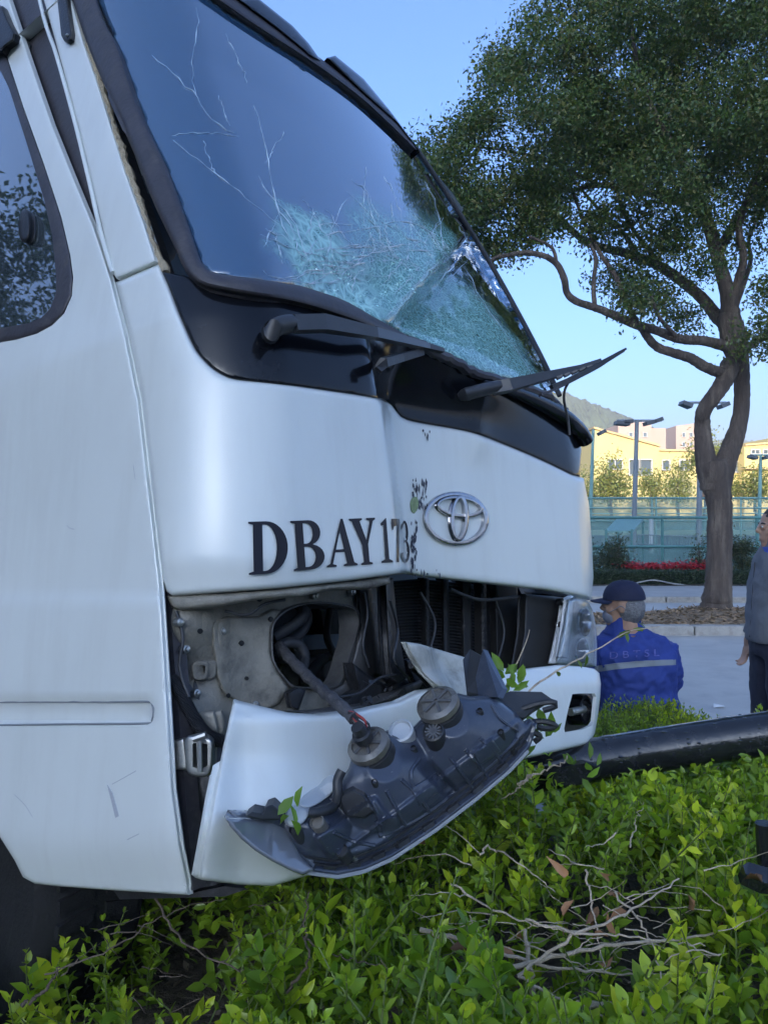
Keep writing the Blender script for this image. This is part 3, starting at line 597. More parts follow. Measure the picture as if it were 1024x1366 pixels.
# brackets under the bay
panel('lamp_bracket', [(384, 924), (397, 917), (408, 920), (404, 932), (398, 948), (388, 944)], BLACKP, bus, off=.11, th=.012, step=4, rnd=(3, .006))
panel('lamp_bracket', [(400, 950), (440, 948), (500, 938), (548, 912), (566, 905), (560, 918), (520, 935), (470, 948), (420, 956)], GREYM, bus, off=.05, th=.05, step=5, rnd=(3, .006))
panel('lower_bracket', [(470, 884), (490, 900), (512, 912), (540, 906), (556, 915), (540, 930), (480, 946), (450, 942), (478, 920), (472, 900)], BLACKP, bus, off=.09, th=.03, step=5, rnd=(4, .014))
panel('shroud_flap', [(513, 774), (524, 771), (530, 830), (538, 880), (542, 905), (528, 912), (519, 905), (516, 850)], BLACKP, bus, off=.05, th=.02, step=5, rnd=(3, .012))
panel('shroud_flap', [(540, 880), (552, 876), (572, 905), (585, 925), (570, 920), (552, 910)], BLACKP, bus, off=.06, th=.02, step=4, rnd=(3, .01))
g = MB(); g.tube(hit(crv([(548, 888), (560, 900), (572, 914)], 8), .03), .008, 8); g.build('cable', BLACKP, bus)
# radiator opening
rad = panel('radiator', [(520, 776), (560, 772), (640, 782), (752, 795), (746, 895), (690, 893), (620, 872), (545, 858), (530, 850)], mat('radiator_black', (.009, .009, .010), .55, var=.5, vscale=9), bus, off=.24, th=.04, step=14)
g = MB()
for i in range(26):
    y0 = 782+i*4.2
    pth = np.array([[524, y0-6], [570, y0-8], [640, y0]]); g.tube(hit(crv(pth, 8), .225), .0025, 4)
g.build('radiator_fin', mat('fin', (.035, .035, .037), .45, metal=.3), rad, kind='stuff')
for x0, x1, o, m_ in ((566, 572, .20, DARK), (616, 628, .21, DARK), (641, 648, .18, DARK), (660, 690, .21, mat('shroud', (.02, .02, .021), .5, var=.3, vscale=12)), (590, 598, .21, DARK)):
    panel('support_bar', [(x0, 770), (x1, 772), (x1+2, 895), (x0+2, 893)], m_, rad, off=o, th=.03, step=10, rnd=(3, .006))
panel('lamp_carrier', [(700, 792), (752, 797), (747, 842), (740, 888), (712, 894), (690, 892), (698, 845)], mat('shroud', (.02, .02, .021), .5), bus, off=.10, th=.03, step=7, rnd=(5, .012))
for x, y in ((747, 803), (745, 834), (742, 856), (741, 876)):
    g = MB(); g.lathe(hv(x, y, .085), FN, [(-.01, .014), (.008, .014), (.010, .006), (.004, .005)], 12); g.build('clip', BLACKP, bus)
# --- right headlamp
LAMP = [(768, 794), (776, 797), (784, 803), (790, 814), (794, 832), (796, 860), (795, 890), (770, 889), (741, 885), (746, 862), (751, 838), (757, 800)]
hr = panel('headlamp', LAMP, mat('reflector', (.74, .77, .80), .28, metal=.25, var=.2, vscale=30, bump=.5, bscale=26, dist=.02), bus, off=.05, th=.03, step=4, rnd=(3, .01), label='intact chrome headlamp on the far corner')
CLEAR = glassmat('lamp_lens', (.92, .95, .97), 1.45, .03, .55)
panel('lens', LAMP, CLEAR, hr, off=.0, th=.006, step=5, rnd=(5, .03))
panel('indicator', [(758, 800), (766, 802), (762, 840), (756, 878), (747, 876), (752, 845)], mat('lamp_white', (.75, .77, .8), .2, coat=.4), hr, off=.025, th=.02, step=4, rnd=(2, .006))
for a0, b0, c0 in (((766, 812), (772, 806), 8), ((764, 842), (771, 838), 8)):
    pass
for (x, y, rx, ry) in ((780, 830, 8, 19), (777, 868, 8, 17)):
    e = [(x+rx*math.cos(t), y+ry*math.sin(t)) for t in np.linspace(0, 2*math.pi, 20, endpoint=False)]
    panel('lamp_bowl', e, CHROME, hr, offf=lambda P, x=x, y=y, rx=rx, ry=ry: .018+.030*(1-np.clip(((P[:, 0]-x)/rx)**2+((P[:, 1]-y)/ry)**2, 0, 1)), th=.01, step=3)
# --- bumper: right part still in place, left part bent out
BR = [(540, 856), (560, 859), (580, 865), (617, 876), (660, 889), (687, 894), (715, 890), (746, 887), (775, 889), (792, 892), (799, 898), (801, 912), (800, 930), (797, 955), (793, 978), (786, 992), (740, 1003), (700, 1012), (650, 995), (600, 945), (570, 915)]
FOG = [(763, 926), (772, 925), (793, 925), (795, 930), (792, 962), (788, 968), (776, 973), (753, 977), (752, 972), (757, 948)]
def br_off(P): return -.05-.02*sstep(P[:, 1], 890, 915)
BRC = [(540, 856), (560, 859), (580, 865), (617, 876), (650, 886), (650, 995), (600, 945), (587, 920), (563, 897), (548, 873)]
panel('bumper_middle', BRC, GRIMY, bus, offf=br_off, th=.012, step=6, rnd=(4, .008), label='dirty middle part of the bumper')
bumper = panel('bumper', [(651, 886.3)]+BR[4:18]+[(651, 995)], PAINT, bus, offf=br_off, th=.012, holes=[FOG], step=6, rnd=(5, .014))
panel('fog_recess', FOG, BLACKP, bumper, off=.03, th=.02, step=6)
fe = lambda k: [(780+9*k*math.cos(t)+2, 947+19*k*math.sin(t)) for t in np.linspace(0, 2*math.pi, 24, endpoint=False)]
panel('fog_lamp_ring', fe(1.1), BLACKG, bumper, off=-.035, th=.05, step=3, holes=[fe(.8)], rnd=(2, .008))
panel('fog_lamp', fe(.84), mat('fog_glass', (.05, .055, .06), .08, spec=.9, coat=1), bumper, off=-.02, th=.01, step=3)
g = MB(); g.tube(hit([(760, 950), (778, 946)], -.03), .012, 10); g.build('fog_bar', STEEL, bumper)
BL = [(311, 934), (318, 936), (337, 940), (388, 951), (427, 953), (481, 947), (532, 936), (563, 921), (587, 914), (600, 930), (625, 960), (640, 985), (612, 1020), (560, 1070), (500, 1120), (440, 1158), (388, 1175), (364, 1182), (317, 1180), (270, 1174), (265, 1170), (274, 1123), (284, 1065), (298, 994)]
def bl_off(P):
    x, y = P[:, 0], P[:, 1]
    return -.045-.03*sstep(y, 1000, 1100)+.022*sstep(y, 962, 940)*sstep(x, 560, 330)+.05*sstep(y, 1100, 1190)-.03*sstep(x, 330, 270)
bl = panel('bent_bumper', BL, PAINT, bus, offf=bl_off, th=.02, step=7, rnd=(6, .014), label='white bumper corner bent out of place')
panel('bumper_chip', [(427, 954), (442, 958), (446, 961), (434, 961), (424, 957)], BLACKG, bl, offf=lambda P: bl_off(P)-.001+.010, th=.002, step=3)

panel('sill_flange', [(150, 1186), (252, 1192), (300, 1182), (330, 1186), (300, 1196), (160, 1200)], DARK, bus, off=.05, th=.05, step=8)

# --- emblem: three interlocking chrome ovals
def oval(cx, cy, rx, ry, rot, n=56):
    c, s = math.cos(rot), math.sin(rot)
    return [(cx+rx*math.cos(t)*c-ry*math.sin(t)*s, cy+rx*math.cos(t)*s+ry*math.sin(t)*c) for t in np.linspace(0, 2*math.pi, n, endpoint=False)]
EMBM = mat('worn_chrome', (.42, .42, .44), .16, metal=1., var=.15, vscale=40)
def emb(outer, inner, name, par, lift):
    return panel(name, outer, EMBM, par, off=-lift, th=.012, step=3, holes=[inner], rnd=(2.2, .007))
e0 = emb(oval(608.5, 692, 43.5, 36.5, .12), oval(608.5, 691.5, 37.5, 31, .12), 'emblem', front, .012)
emb(oval(613.5, 676, 31.5, 15.5, .10), oval(613.5, 675.3, 27.5, 10.5, .10), 'emblem_oval', e0, .014)
emb(oval(613, 691, 12.5, 31.5, .04), oval(613, 691, 7.2, 26.5, .04), 'emblem_oval', e0, .016)
# --- lettering, serif capitals as flat print on the panel
INK = mat('black_print', (.010, .009, .016), .3, spec=.3)
def arc(cx, cy, rx, ry, a0, a1, n=14): return [(cx+rx*math.cos(R(t)), cy+ry*math.sin(R(t))) for t in np.linspace(a0, a1, n)]
GLY = {   # unit boxes, y downwards
 'D': ([(0, 0), (.45, 0)]+arc(.45, .5, .55, .5, -90, 90, 18)+[(0, 1), (0, .965), (.12, .94), (.12, .06), (0, .035)], [[(.36, .06), (.42, .06)]+arc(.42, .5, .30, .44, -90, 90, 16)+[(.36, .94)]]),
 'B': ([(0, 0), (.5, 0)]+arc(.55, .25, .36, .25, -90, 75, 12)+[(.66, .49)]+arc(.56, .745, .44, .255, -75, 90, 12)+[(0, 1), (0, .965), (.13, .94), (.13, .06), (0, .035)], [[(.38, .06), (.46, .06)]+arc(.47, .265, .20, .205, -90, 90, 10)+[(.38, .47)], [(.38, .53), (.48, .53)]+arc(.48, .735, .24, .205, -90, 90, 10)+[(.38, .94)]]),
 'A': ([(.46, 0), (.54, 0), (.90, .93), (1, .965), (1, 1), (.55, 1), (.55, .965), (.66, .94), (.585, .70), (.275, .70), (.20, .94), (.32, .965), (.32, 1), (0, 1), (0, .965), (.11, .93)], [[(.295, .64), (.565, .64), (.43, .25)]]),
 'Y': ([(0, 0), (.5, 0), (.5, .035), (.40, .06), (.60, .47), (.79, .06), (.66, .035), (.66, 0), (1, 0), (1, .035), (.91, .07), (.66, .56), (.66, .94), (.80, .965), (.80, 1), (.27, 1), (.27, .965), (.41, .94), (.41, .58), (.10, .06), (0, .035)], []),
 '1': ([(.10, .12), (.62, 0), (.68, 0), (.68, .92), (.95, .965), (.95, 1), (.05, 1), (.05, .965), (.36, .92), (.36, .16), (.12, .17)], []),
 '7': ([(.05, 0), (.98, 0), (.98, .05), (.55, 1), (.28, 1), (.75, .17), (.32, .17), (.14, .26), (.04, .26)], []),
 '3': (arc(.42, .27, .46, .27, -165, 55, 14)+[(.62, .48)]+arc(.42, .72, .56, .28, -55, 165, 16)+[(.06, .78), (.20, .76)]+arc(.42, .72, .22, .22, 150, -80, 12)+[(.30, .55), (.30, .47)]+arc(.40, .26, .20, .20, 80, -150, 10)+[(.10, .22), (-.02, .22)], [])}
LET = [('D', (331, 696), (383, 694.5), (385, 764), (332, 767)), ('B', (387, 695), (430, 693), (434, 758), (392, 762)), ('A', (437, 693), (474, 691), (477, 754), (436, 757)), ('Y', (465, 692), (500, 690.5), (503, 752), (474, 754.5)), ('1', (506, 691), (519, 691), (525, 750), (508, 751)), ('7', (521, 692), (533, 692), (537, 750), (526, 750)), ('3', (535, 694), (545, 695), (547, 751), (536, 750))]
gL = MB()
for ch, a, b, c, d in LET:
    o, hs = GLY[ch]; a, b, c, d = map(np.array, (a, b, c, d))
    mp = lambda q: [tuple(a*(1-x)*(1-y)+b*x*(1-y)+c*x*y+d*(1-x)*y) for x, y in q]
    P, T = fill(mp(o), [mp(h) for h in hs], 3.2); V = hit(P, -.0022)
    gL.add(V, [tuple(t) for t in T])
gL.build('lettering', INK, front, label='black serif capitals and numerals')
# scuffs beside the crease
SC = mat('scuff', (.05, .055, .075), .7, var=.4, vscale=60); gS = MB()
for (x0, y0, x1, y1, n) in ((549, 636, 569, 676, 44), (547, 690, 556, 760, 34), (552, 756, 590, 768, 8), (563, 572, 574, 577, 4)):
    for i in range(n):
        x, y = random.uniform(x0, x1), random.uniform(y0, y1); w, h = random.uniform(.5, 1.9), random.uniform(3, 15)
        q = [(x, y), (x+w, y+h*.3), (x+w*.6, y+h), (x-w*.5, y+h*.6)]; gS.add(hit(q, -.0026), [(0, 3, 2, 1)])
gS.build('scuff_mark', SC, front, kind='stuff')
panel('green_smear', crv([(548, 668), (555, 662), (558, 672), (554, 684), (549, 682)], 14, True), mat('green_smear', (.25, .32, .16), .7, var=.4, vscale=60), front, off=-.003, th=.002, step=3)
# --- wipers
def flatbar(name, pts, wid, m, parent, up=BV, th=.008):
    g = MB(); P = [Vector(p) for p in pts]; k = len(P); wid = [wid]*k if np.isscalar(wid) else wid; V = []
    for i, p in enumerate(P):
        t = (P[min(i+1, k-1)]-P[max(i-1, 0)]).normalized(); a = (Vector(up)-t*Vector(up).dot(t)).normalized(); b = t.cross(a)
        V += [p+a*wid[i]-b*th, p+a*wid[i]*.8+b*th, p-a*wid[i]*.8+b*th, p-a*wid[i]-b*th]
    F = [(i*4+j, i*4+(j+1) % 4, i*4+4+(j+1) % 4, i*4+4+j) for i in range(k-1) for j in range(4)]+[(3, 2, 1, 0), tuple((k-1)*4+j for j in range(4))]
    g.add(V, F); return g.build(name, m, parent, smooth=False)
ARM = mat('wiper_arm', (.035, .037, .042), .38, var=.2, vscale=30, coat=.1)
w1 = MB(); w1.tube(hit(crv([(359, 454), (362, 442), (375, 434), (398, 432)], 12), [-.01]*3+[-.035]*9), [.010, .018, .022]+[.021]*6+[.020, .019, .018], 12, flat=(FN, .8)); wl = w1.build('wiper', ARM, bus)
flatbar('wiper_arm', hit([(392, 431), (432, 430), (500, 444), (570, 462), (590, 468)], [-.045, -.05, -.05, -.045, -.04]), [.019, .020, .014, .009, .006], ARM, wl)
flatbar('wiper_blade', hit([(504, 494), (512, 484), (535, 477), (562, 470)], [-.03, -.04, -.045, -.04]), [.010, .012, .012, .010], BLACKP, wl)
w2 = MB(); w2.tube(hit(crv([(612, 530), (622, 526), (640, 521), (664, 516)], 10), [-.01, -.02]+[-.04]*8), [.012, .018]+[.021]*8, 12, flat=(FN, .8)); wr = w2.build('wiper', ARM, bus)
Yw = float(hv(664, 516, -.045)[1])
flatbar('wiper_arm', [W(655, 518, Yw), W(680, 513, Yw), W(730, 501, Yw+.05), W(772, 491, Yw+.10), W(800, 481, Yw+.12)], [.022, .021, .015, .010, .006], ARM, wr)
flatbar('wiper_blade', [W(735, 517, Yw+.02), W(760, 507, Yw+.05), W(800, 486, Yw+.11), W(833, 466, Yw+.15)], [.008, .009, .009, .004], BLACKP, wr)
for k in range(5):
    a = W(742+k*10, 505-k*3.4, Yw+.04+k*.014); flatbar('blade_link', [a, a+(W(752, 503, Yw+.05)-W(742, 508, Yw+.05))*.7], .004, ARM, wr)
flatbar('wiper_rubber', [W(720, 527, Yw), W(745, 517, Yw+.03), W(790, 494, Yw+.10), W(830, 469, Yw+.15)], [.004]*4, RUBBER, wr)
g = MB(); g.tube(crv([W(757, 512, Yw+.05), W(753, 520, Yw+.05), W(752, 535, Yw+.06), W(757, 560, Yw+.08), W(759, 580, Yw+.08)], 20), .004, 6); g.build('washer_tube', BLACKP, wr)
# ------------------------------------------------------------------ setting
def sheet(name, x0, x1, y0, y1, z, m, nx=2, ny=2, th=0, **k):
    X, Y = np.meshgrid(np.linspace(x0, x1, nx), np.linspace(y0, y1, ny)); V = np.stack([X.ravel(), Y.ravel(), np.full(X.size, z)], 1)
    F = [(j*nx+i, j*nx+i+1, (j+1)*nx+i+1, (j+1)*nx+i) for j in range(ny-1) for i in range(nx-1)]
    return mobj(name, V, F, m, kind='structure', **k)
ASPH = mat('asphalt', (.46, .44, .40), .6, var=.14, vscale=1.3, bump=.4, bscale=160, dist=.004, dirt=((.30, .30, .305), .45, 2.2))
PAVE = mat('paving', (.40, .38, .35), .8, var=.14, vscale=2.5, bump=.3, bscale=70, dist=.006)
KERB = mat('kerb_stone', (.40, .38, .34), .85, var=.2, vscale=6, bump=.4, bscale=60, dist=.006, dirt=((.14, .12, .10), .5, 8))
SOIL = mat('soil', (.14, .115, .088), .95, var=.45, vscale=14, bump=1., bscale=34, dist=.03)
LITTER = mat('leaf_litter', (.30, .22, .14), .95, var=.45, vscale=22, bump=1., bscale=45, dist=.03)
sheet('ground', -1240, 1240, -300, 1290, -.03, mat('earth', (.12, .12, .075), .95, var=.3, vscale=.2))
sheet('road', -70, 70, 4.75, 14.2, 0, ASPH)
sheet('court', -60, 60, 17.9, 58, .01, mat('court_surface', (.13, .19, .16), .9, var=.15, vscale=.6))
def blocks(name, piece, x0, x1, y0, y1, z0, z1, ln, m, base, **k):
    """a run of kerb stones, each stone a child of the run"""
    t = sheet(name, x0, x1, y0+.01, y1-.01, z1-.02, base, **k); n = int((x1-x0)/ln); me = None
    for i in range(n):
        b = MB(); w = ln*.5-.006
        if me is None:
            b.box((x0+ln*(i+.5), (y0+y1)/2, (z0+z1)/2), (w, (y1-y0)/2, (z1-z0)/2)); o = b.build(piece, m, t, smooth=False, ang=180); me = o.data
            bv = o.modifiers.new('bevel', 'BEVEL'); bv.width = .012; bv.segments = 2
        else:
            o2 = o.copy(); scene.collection.objects.link(o2); o2.parent = t; o2.location = (ln*i, random.uniform(-.006, .006), random.uniform(-.006, .004)); o2.rotation_euler = (0, 0, random.uniform(-.004, .004))
    return t
near_kerb = blocks('near_kerb', 'kerb_stone', -4, 8, 4.60, 4.75, -.02, .12, 1.0, mat('pale_kerb', (.46, .46, .44), .8, var=.15, vscale=6, bump=.3, bscale=60), SOIL)
BRICK = mat('red_paver', (.26, .12, .085), .85, var=.3, vscale=7, bump=.4, bscale=70)
brick_edge = blocks('paver_edge', 'paver', 1.0, 5.4, 4.38, 4.59, .0, .115, .105, BRICK, SOIL)
sheet('pavement_near', -6, 9, 3.25, 4.37, .10, PAVE)
# median island with its kerb and leaf litter
blocks('median_kerb', 'kerb_stone', -6, 18, 9.95, 10.12, -.02, .125, 1.0, KERB, KERB)
X, Y = np.meshgrid(np.linspace(-6, 18, 90), np.linspace(10.1, 11.3, 9)); Z = .10+.05*np.sin((Y-10.1)/1.2*math.pi)+.012*RNG.normal(size=X.shape)+.10*np.exp(-((X-4.7)**2+(Y-10.9)**2)/.5)
mobj('median', np.stack([X.ravel(), Y.ravel(), Z.ravel()], 1), [(j*90+i, j*90+i+1, (j+1)*90+i+1, (j+1)*90+i) for j in range(8) for i in range(89)], LITTER, kind='structure')
n = 5200; p = np.stack([RNG.uniform(1.2, 9, n), RNG.uniform(10.12, 11.3, n), np.zeros(n)], 1); p[:, 2] = .115+.05*np.sin((p[:, 1]-10.1)/1.2*math.pi)+.10*np.exp(-((p[:, 0]-4.7)**2+(p[:, 1]-10.9)**2)/.5)
V, F = leaf_verts(p, unit(n)*np.array([1, 1, .25]), np.array([0, 0, 1])+unit(n)*.5, RNG.uniform(.05, .10, n), RNG.uniform(.025, .045, n))
c = np.array([.36, .24, .14])*RNG.uniform(.45, 1.35, (n, 1))*np.array([1, 1, 1])+RNG.uniform(0, .03, (n, 1)); LEAF_DRY = leafmat('dry_leaf', .7, .1)
mobj('fallen_leaves', V, F, LEAF_DRY, smooth=False, col=np.repeat(c, 5, 0), kind='stuff', label='dry fallen leaves on the median under the street tree')
# far pavement and planter
blocks('far_kerb', 'kerb_stone', -6, 22, 13.6, 13.78, -.02, .10, 1.0, KERB, KERB)
sheet('pavement', -40, 60, 13.77, 15.8, .085, PAVE)
sheet('planting_bed', -40, 60, 15.8, 17.9, .10, SOIL)
# distant hills
def ridge(name, pts, Y0, depth, m, nx=160, ny=24, rough=3., seed=1, **k):
    xs = np.array([p[0] for p in pts]); hs = np.array([p[1] for p in pts]); r = np.random.default_rng(seed); X = np.linspace(xs[0], xs[-1], nx); h = np.interp(X, xs, hs); V = []
    for j in range(ny):
        t = j/(ny-1); prof = math.sin(min(1, t*1.55)*math.pi/2)**1.2 if t < .65 else math.cos((t-.65)/.35*math.pi/2)
        for i in range(nx): V.append((X[i], Y0+depth*t, h[i]*prof+(r.normal()*rough if 0 < j < ny-1 else 0)*min(1, h[i]/30)-.5))
    return mobj(name, V, [(j*nx+i, j*nx+i+1, (j+1)*nx+i+1, (j+1)*nx+i) for j in range(ny-1) for i in range(nx-1)], m, kind='structure', **k)
HILLM = mat('wooded_hill', (.075, .10, .045), .95, var=.45, vscale=.09, bump=1., bscale=.25, dist=2.)
hp = lambda px, py, Y: ((px-512)/FPX*Y, CAM_H-(py-683)/FPX*Y)
ridge('hill', [hp(x, y, 520) for x, y in ((-200, 600), (100, 590), (330, 580), (460, 572), (560, 548), (640, 526), (700, 512), (745, 524), (775, 536), (800, 545), (828, 558), (850, 568), (880, 582), (940, 600), (1010, 640))], 400, 190, HILLM, seed=3, rough=1.1, nx=640, ny=40)
ridge('hill', [hp(x, y, 900) for x, y in ((840, 640), (900, 605), (960, 590), (990, 580), (1030, 586), (1100, 570), (1200, 560), (1500, 640))], 800, 240, HILLM, seed=4, rough=1.8, nx=300, ny=30)
hb = ridge('sun_block_ridge', [(-460, 8), (-320, 30), (-190, 47), (-60, 50), (20, 49.5), (110, 47), (220, 38), (330, 24), (460, 6)], -110, -150, HILLM, seed=5, rough=1.0, nx=260)  # unseen ridge added behind the camera to keep sun off the foreground

# ------------------------------------------------------------------ buildings
YEL = mat('yellow_render', (.62, .52, .23), .85, var=.05, vscale=.4); YEL2 = mat('ochre_render', (.55, .36, .18), .85, var=.05, vscale=.4); PINK = mat('pink_render', (.50, .36, .30), .85, var=.04, vscale=.2)
PANE = mat('window_pane', (.10, .13, .16), .06, spec=.9); FRAME = mat('window_frame', (.5, .5, .48), .5); ROOFM = mat('roof_edge', (.55, .42, .22), .8, var=.1)
def prism(name, poly_, y0, y1, m, parent):
    k = len(poly_); V = [(x, y0, z) for x, z in poly_]+[(x, y1, z) for x, z in poly_]
    return mobj(name, V, [tuple(range(k)), tuple(range(2*k-1, k-1, -1))]+[(i, i+k, (i+1) % k+k, (i+1) % k) for i in range(k)], m, parent, smooth=False)
def window(parent, px0, px1, py0, py1, Y, mull=1):
    x0, z1 = hp(px0, py0, Y); x1, z0 = hp(px1, py1, Y); b = MB(); w = .12; yc = Y-.10
    b.box(((x0+x1)/2, yc, z1), ((x1-x0)/2, .12, w/2)); b.box(((x0+x1)/2, yc, z0), ((x1-x0)/2+.1, .18, w/2)); b.box((x0, yc, (z0+z1)/2), (w/2, .115, (z1-z0)/2)); b.box((x1, yc, (z0+z1)/2), (w/2, .115, (z1-z0)/2))
    for i in range(1, mull): b.box((x0+(x1-x0)*i/mull, yc+.03, (z0+z1)/2), (.05, .08, (z1-z0)/2))
    f = b.build('window', FRAME, parent, smooth=False)
    q = MB(); q.box(((x0+x1)/2, Y-.03, (z0+z1)/2), ((x1-x0)/2-.02, .02, (z1-z0)/2-.02)); q.build('pane', PANE, f, smooth=False)
YB = 80.
yb = thing('yellow_building', 'long yellow low-rise building with a sloping roofline beyond the courts', 'building', (30, YB, 0))
def pxz(L, Y): return [hp(x, y, Y) for x, y in L]
prism('wall', [(hp(792, 0, YB)[0], 0)]+pxz([(792, 573), (878, 596)], YB)+[(hp(878, 0, YB)[0], 0)], YB, YB+16, YEL, yb)
prism('wall', [(hp(878.2, 0, YB)[0], 0)]+pxz([(878.2, 601), (986, 603)], YB)+[(hp(986, 0, YB)[0], 0)], YB+.6, YB+14, YEL, yb)
prism('wall', [(hp(986.2, 0, YB)[0], 0)]+pxz([(986.2, 596), (1040, 592)], YB)+[(hp(1040, 0, YB)[0], 0)], YB-1.0, YB+14, YEL, yb)
prism('wing', [(hp(1040.4, 0, YB)[0], 0), (hp(1040.4, 0, YB)[0], 9.5), (150, 10.5), (150, 0)], YB-4, YB+12, YEL, yb)  # unseen run of the building, added for its reflection in the bus front
prism('parapet', pxz([(790, 572), (790, 569.5), (878.5, 593), (878.5, 596)], YB), YB-.35, YB+16.2, ROOFM, yb)
prism('parapet', pxz([(878.6, 601), (878.6, 598.5), (985.6, 600.5), (985.6, 603)], YB), YB+.3, YB+14.2, ROOFM, yb)
prism('parapet', pxz([(985.8, 596), (985.8, 593.5), (1040, 589.5), (1040, 592)], YB), YB-1.3, YB+14.2, ROOFM, yb)
for a in ((838, 852, 613, 634, YB, 1), (852.6, 868, 613, 634, YB, 1), (876.5, 877.5, 0, 0, 0, 0), (810, 829, 613, 626, YB, 2), (882, 892, 614, 627, YB+.6, 1), (905, 918, 614, 627, YB+.6, 2), (974, 984, 616, 630, YB+.6, 1), (1000, 1012, 600, 606, YB-1, 2), (1016, 1030, 600, 606, YB-1, 2)):
    if a[5]: window(yb, *a)
for k in range(9):
    x = 43+k*11.; b = MB(); 
    for z in (3.0, 6.6): window(yb, 512+x/(YB-4)*FPX, 512+(x+4)/(YB-4)*FPX, 683-(z+1.9-CAM_H)/(YB-4)*FPX, 683-(z-CAM_H)/(YB-4)*FPX, YB-4, 2)
prism('gutter', pxz([(986, 624), (986, 626), (1040, 627), (1040, 625)], YB-1), YB-1.9, YB-1.02, ROOFM, yb)
for i, (x0, x1, y0, y1, lab) in enumerate(((824, 868, 566, 562, 'pink apartment block behind the sloping yellow roof'), (901, 931, 568, 564, 'narrower pink block between the courts floodlight and the street tree'))):
    Y = 150.+i*15; t = thing('apartment_block', lab, 'building', (hp(x0, 0, Y)[0], Y, 0))
    prism('wall', [(hp(x0, 0, Y)[0], 0)]+pxz([(x0, y0), (x1, y1)], Y)+[(hp(x1, 0, Y)[0], 0)], Y, Y+18, PINK, t)
    prism('wall', [(hp(x1+.1, 0, Y)[0], 0)]+pxz([(x1+.1, y1+7), (x1+27, y1+7)] if i == 0 else [(x1+.1, y1+5), (x1+12, y1+5)], Y)+[(hp(x1+(27 if i == 0 else 12), 0, Y)[0], 0)], Y+3, Y+18, PINK, t)
    for wx in ((x0+33, x0+38), (x0+14, x0+19)) if i == 0 else ((x0+8, x0+12), (x0+18, x0+22)):
        for wy in (577, 590): window(t, wx[0], wx[1], wy, wy+6, Y, 1)

# ------------------------------------------------------------------ vegetation builders
def blob_leaves(blobs, per, clump, lsz, cols, upbias=.3, flat=.7, shell=.55, quad=True, seed=0):
    """leaf-sized faces gathered in twig-end clumps through a crown made of many uneven lobes"""
    P = []; 
    for (c, r) in blobs:
        k = max(3, int(per*r*r)); d = unit(k); rr = r*(shell+(1-shell)*RNG.random(k)**.6)*(.85+.3*RNG.random(k)); q = np.array(c)+d*rr[:, None]*np.array([1, 1, .82]); P.append(q)
    C = np.concatenate(P); nC = len(C); n = nC*clump; cl = np.repeat(np.arange(nC), clump); spread = lsz*2.0
    pos = C[cl]+RNG.normal(size=(n, 3))*spread*np.array([1, 1, .7]); d = unit(n)*.8+np.array([0, 0, -.35]); nr = unit(n)*flat+np.array([0, 0, upbias])
    ln = RNG.uniform(.7, 1.3, n)*lsz; V, F = quad_leaves(pos, d, nr, ln, ln*RNG.uniform(.38, .55, n))
    cc = np.array(cols)[RNG.integers(0, len(cols), nC)][cl]*RNG.uniform(.7, 1.3, (n, 1)); return V, F, np.repeat(cc, 4, 0)
LEAFM = leafmat('tree_leaf', .42, .25)
BARK = mat('bark', (.115, .088, .070), .9, var=.4, vscale=9, bump=1., bscale=34, dist=.05, stretch=(1, 1, .16), dirt=((.30, .25, .19), .5, 9))
# --- street tree on the median
YT = 10.9
tree = thing('street_tree', 'tall spreading tree with a forked twisting trunk on the median', 'tree', tuple(W(955, 822, YT)))
pr = lambda r: r/FPX*YT
def branch(g, L, n=40, rough=.02):
    q = crv([(*W(x, y, YT+dy), pr(r)) for x, y, dy, r in L], n); q[:, :3] += RNG.normal(size=(n, 3))*q[:, 3:]*rough
    g.tube([Vector(p[:3]) for p in q], [p[3]*(1+RNG.normal()*rough) for p in q], 10)
g = MB(); branch(g, [(955, 832, 0, 29), (955, 815, 0, 22), (956, 795, 0, 18.5), (958, 760, 0, 16.8), (959, 720, 0, 16), (959, 680, 0, 16), (955, 650, 0, 18), (949, 625, 0, 21), (946, 612, 0, 17)], 60)
branch(g, [(950, 650, 0, 16), (941, 615, 0, 14), (937, 585, 0, 11.5), (936, 565, 0, 10.5), (938, 548, -.1, 10), (952, 528, -.15, 10.5), (965, 508, -.1, 11.5), (974, 486, 0, 13)], 50)
branch(g, [(957, 655, 0, 16), (966, 620, .05, 14.5), (977, 590, .1, 13), (986, 560, .1, 11), (989, 530, .1, 10.5), (988, 500, .05, 11), (984, 478, 0, 14), (978, 455, 0, 17), (974, 432, 0, 16), (971, 415, 0, 12)], 60)
trunk = g.build('trunk', BARK, tree, ang=70)
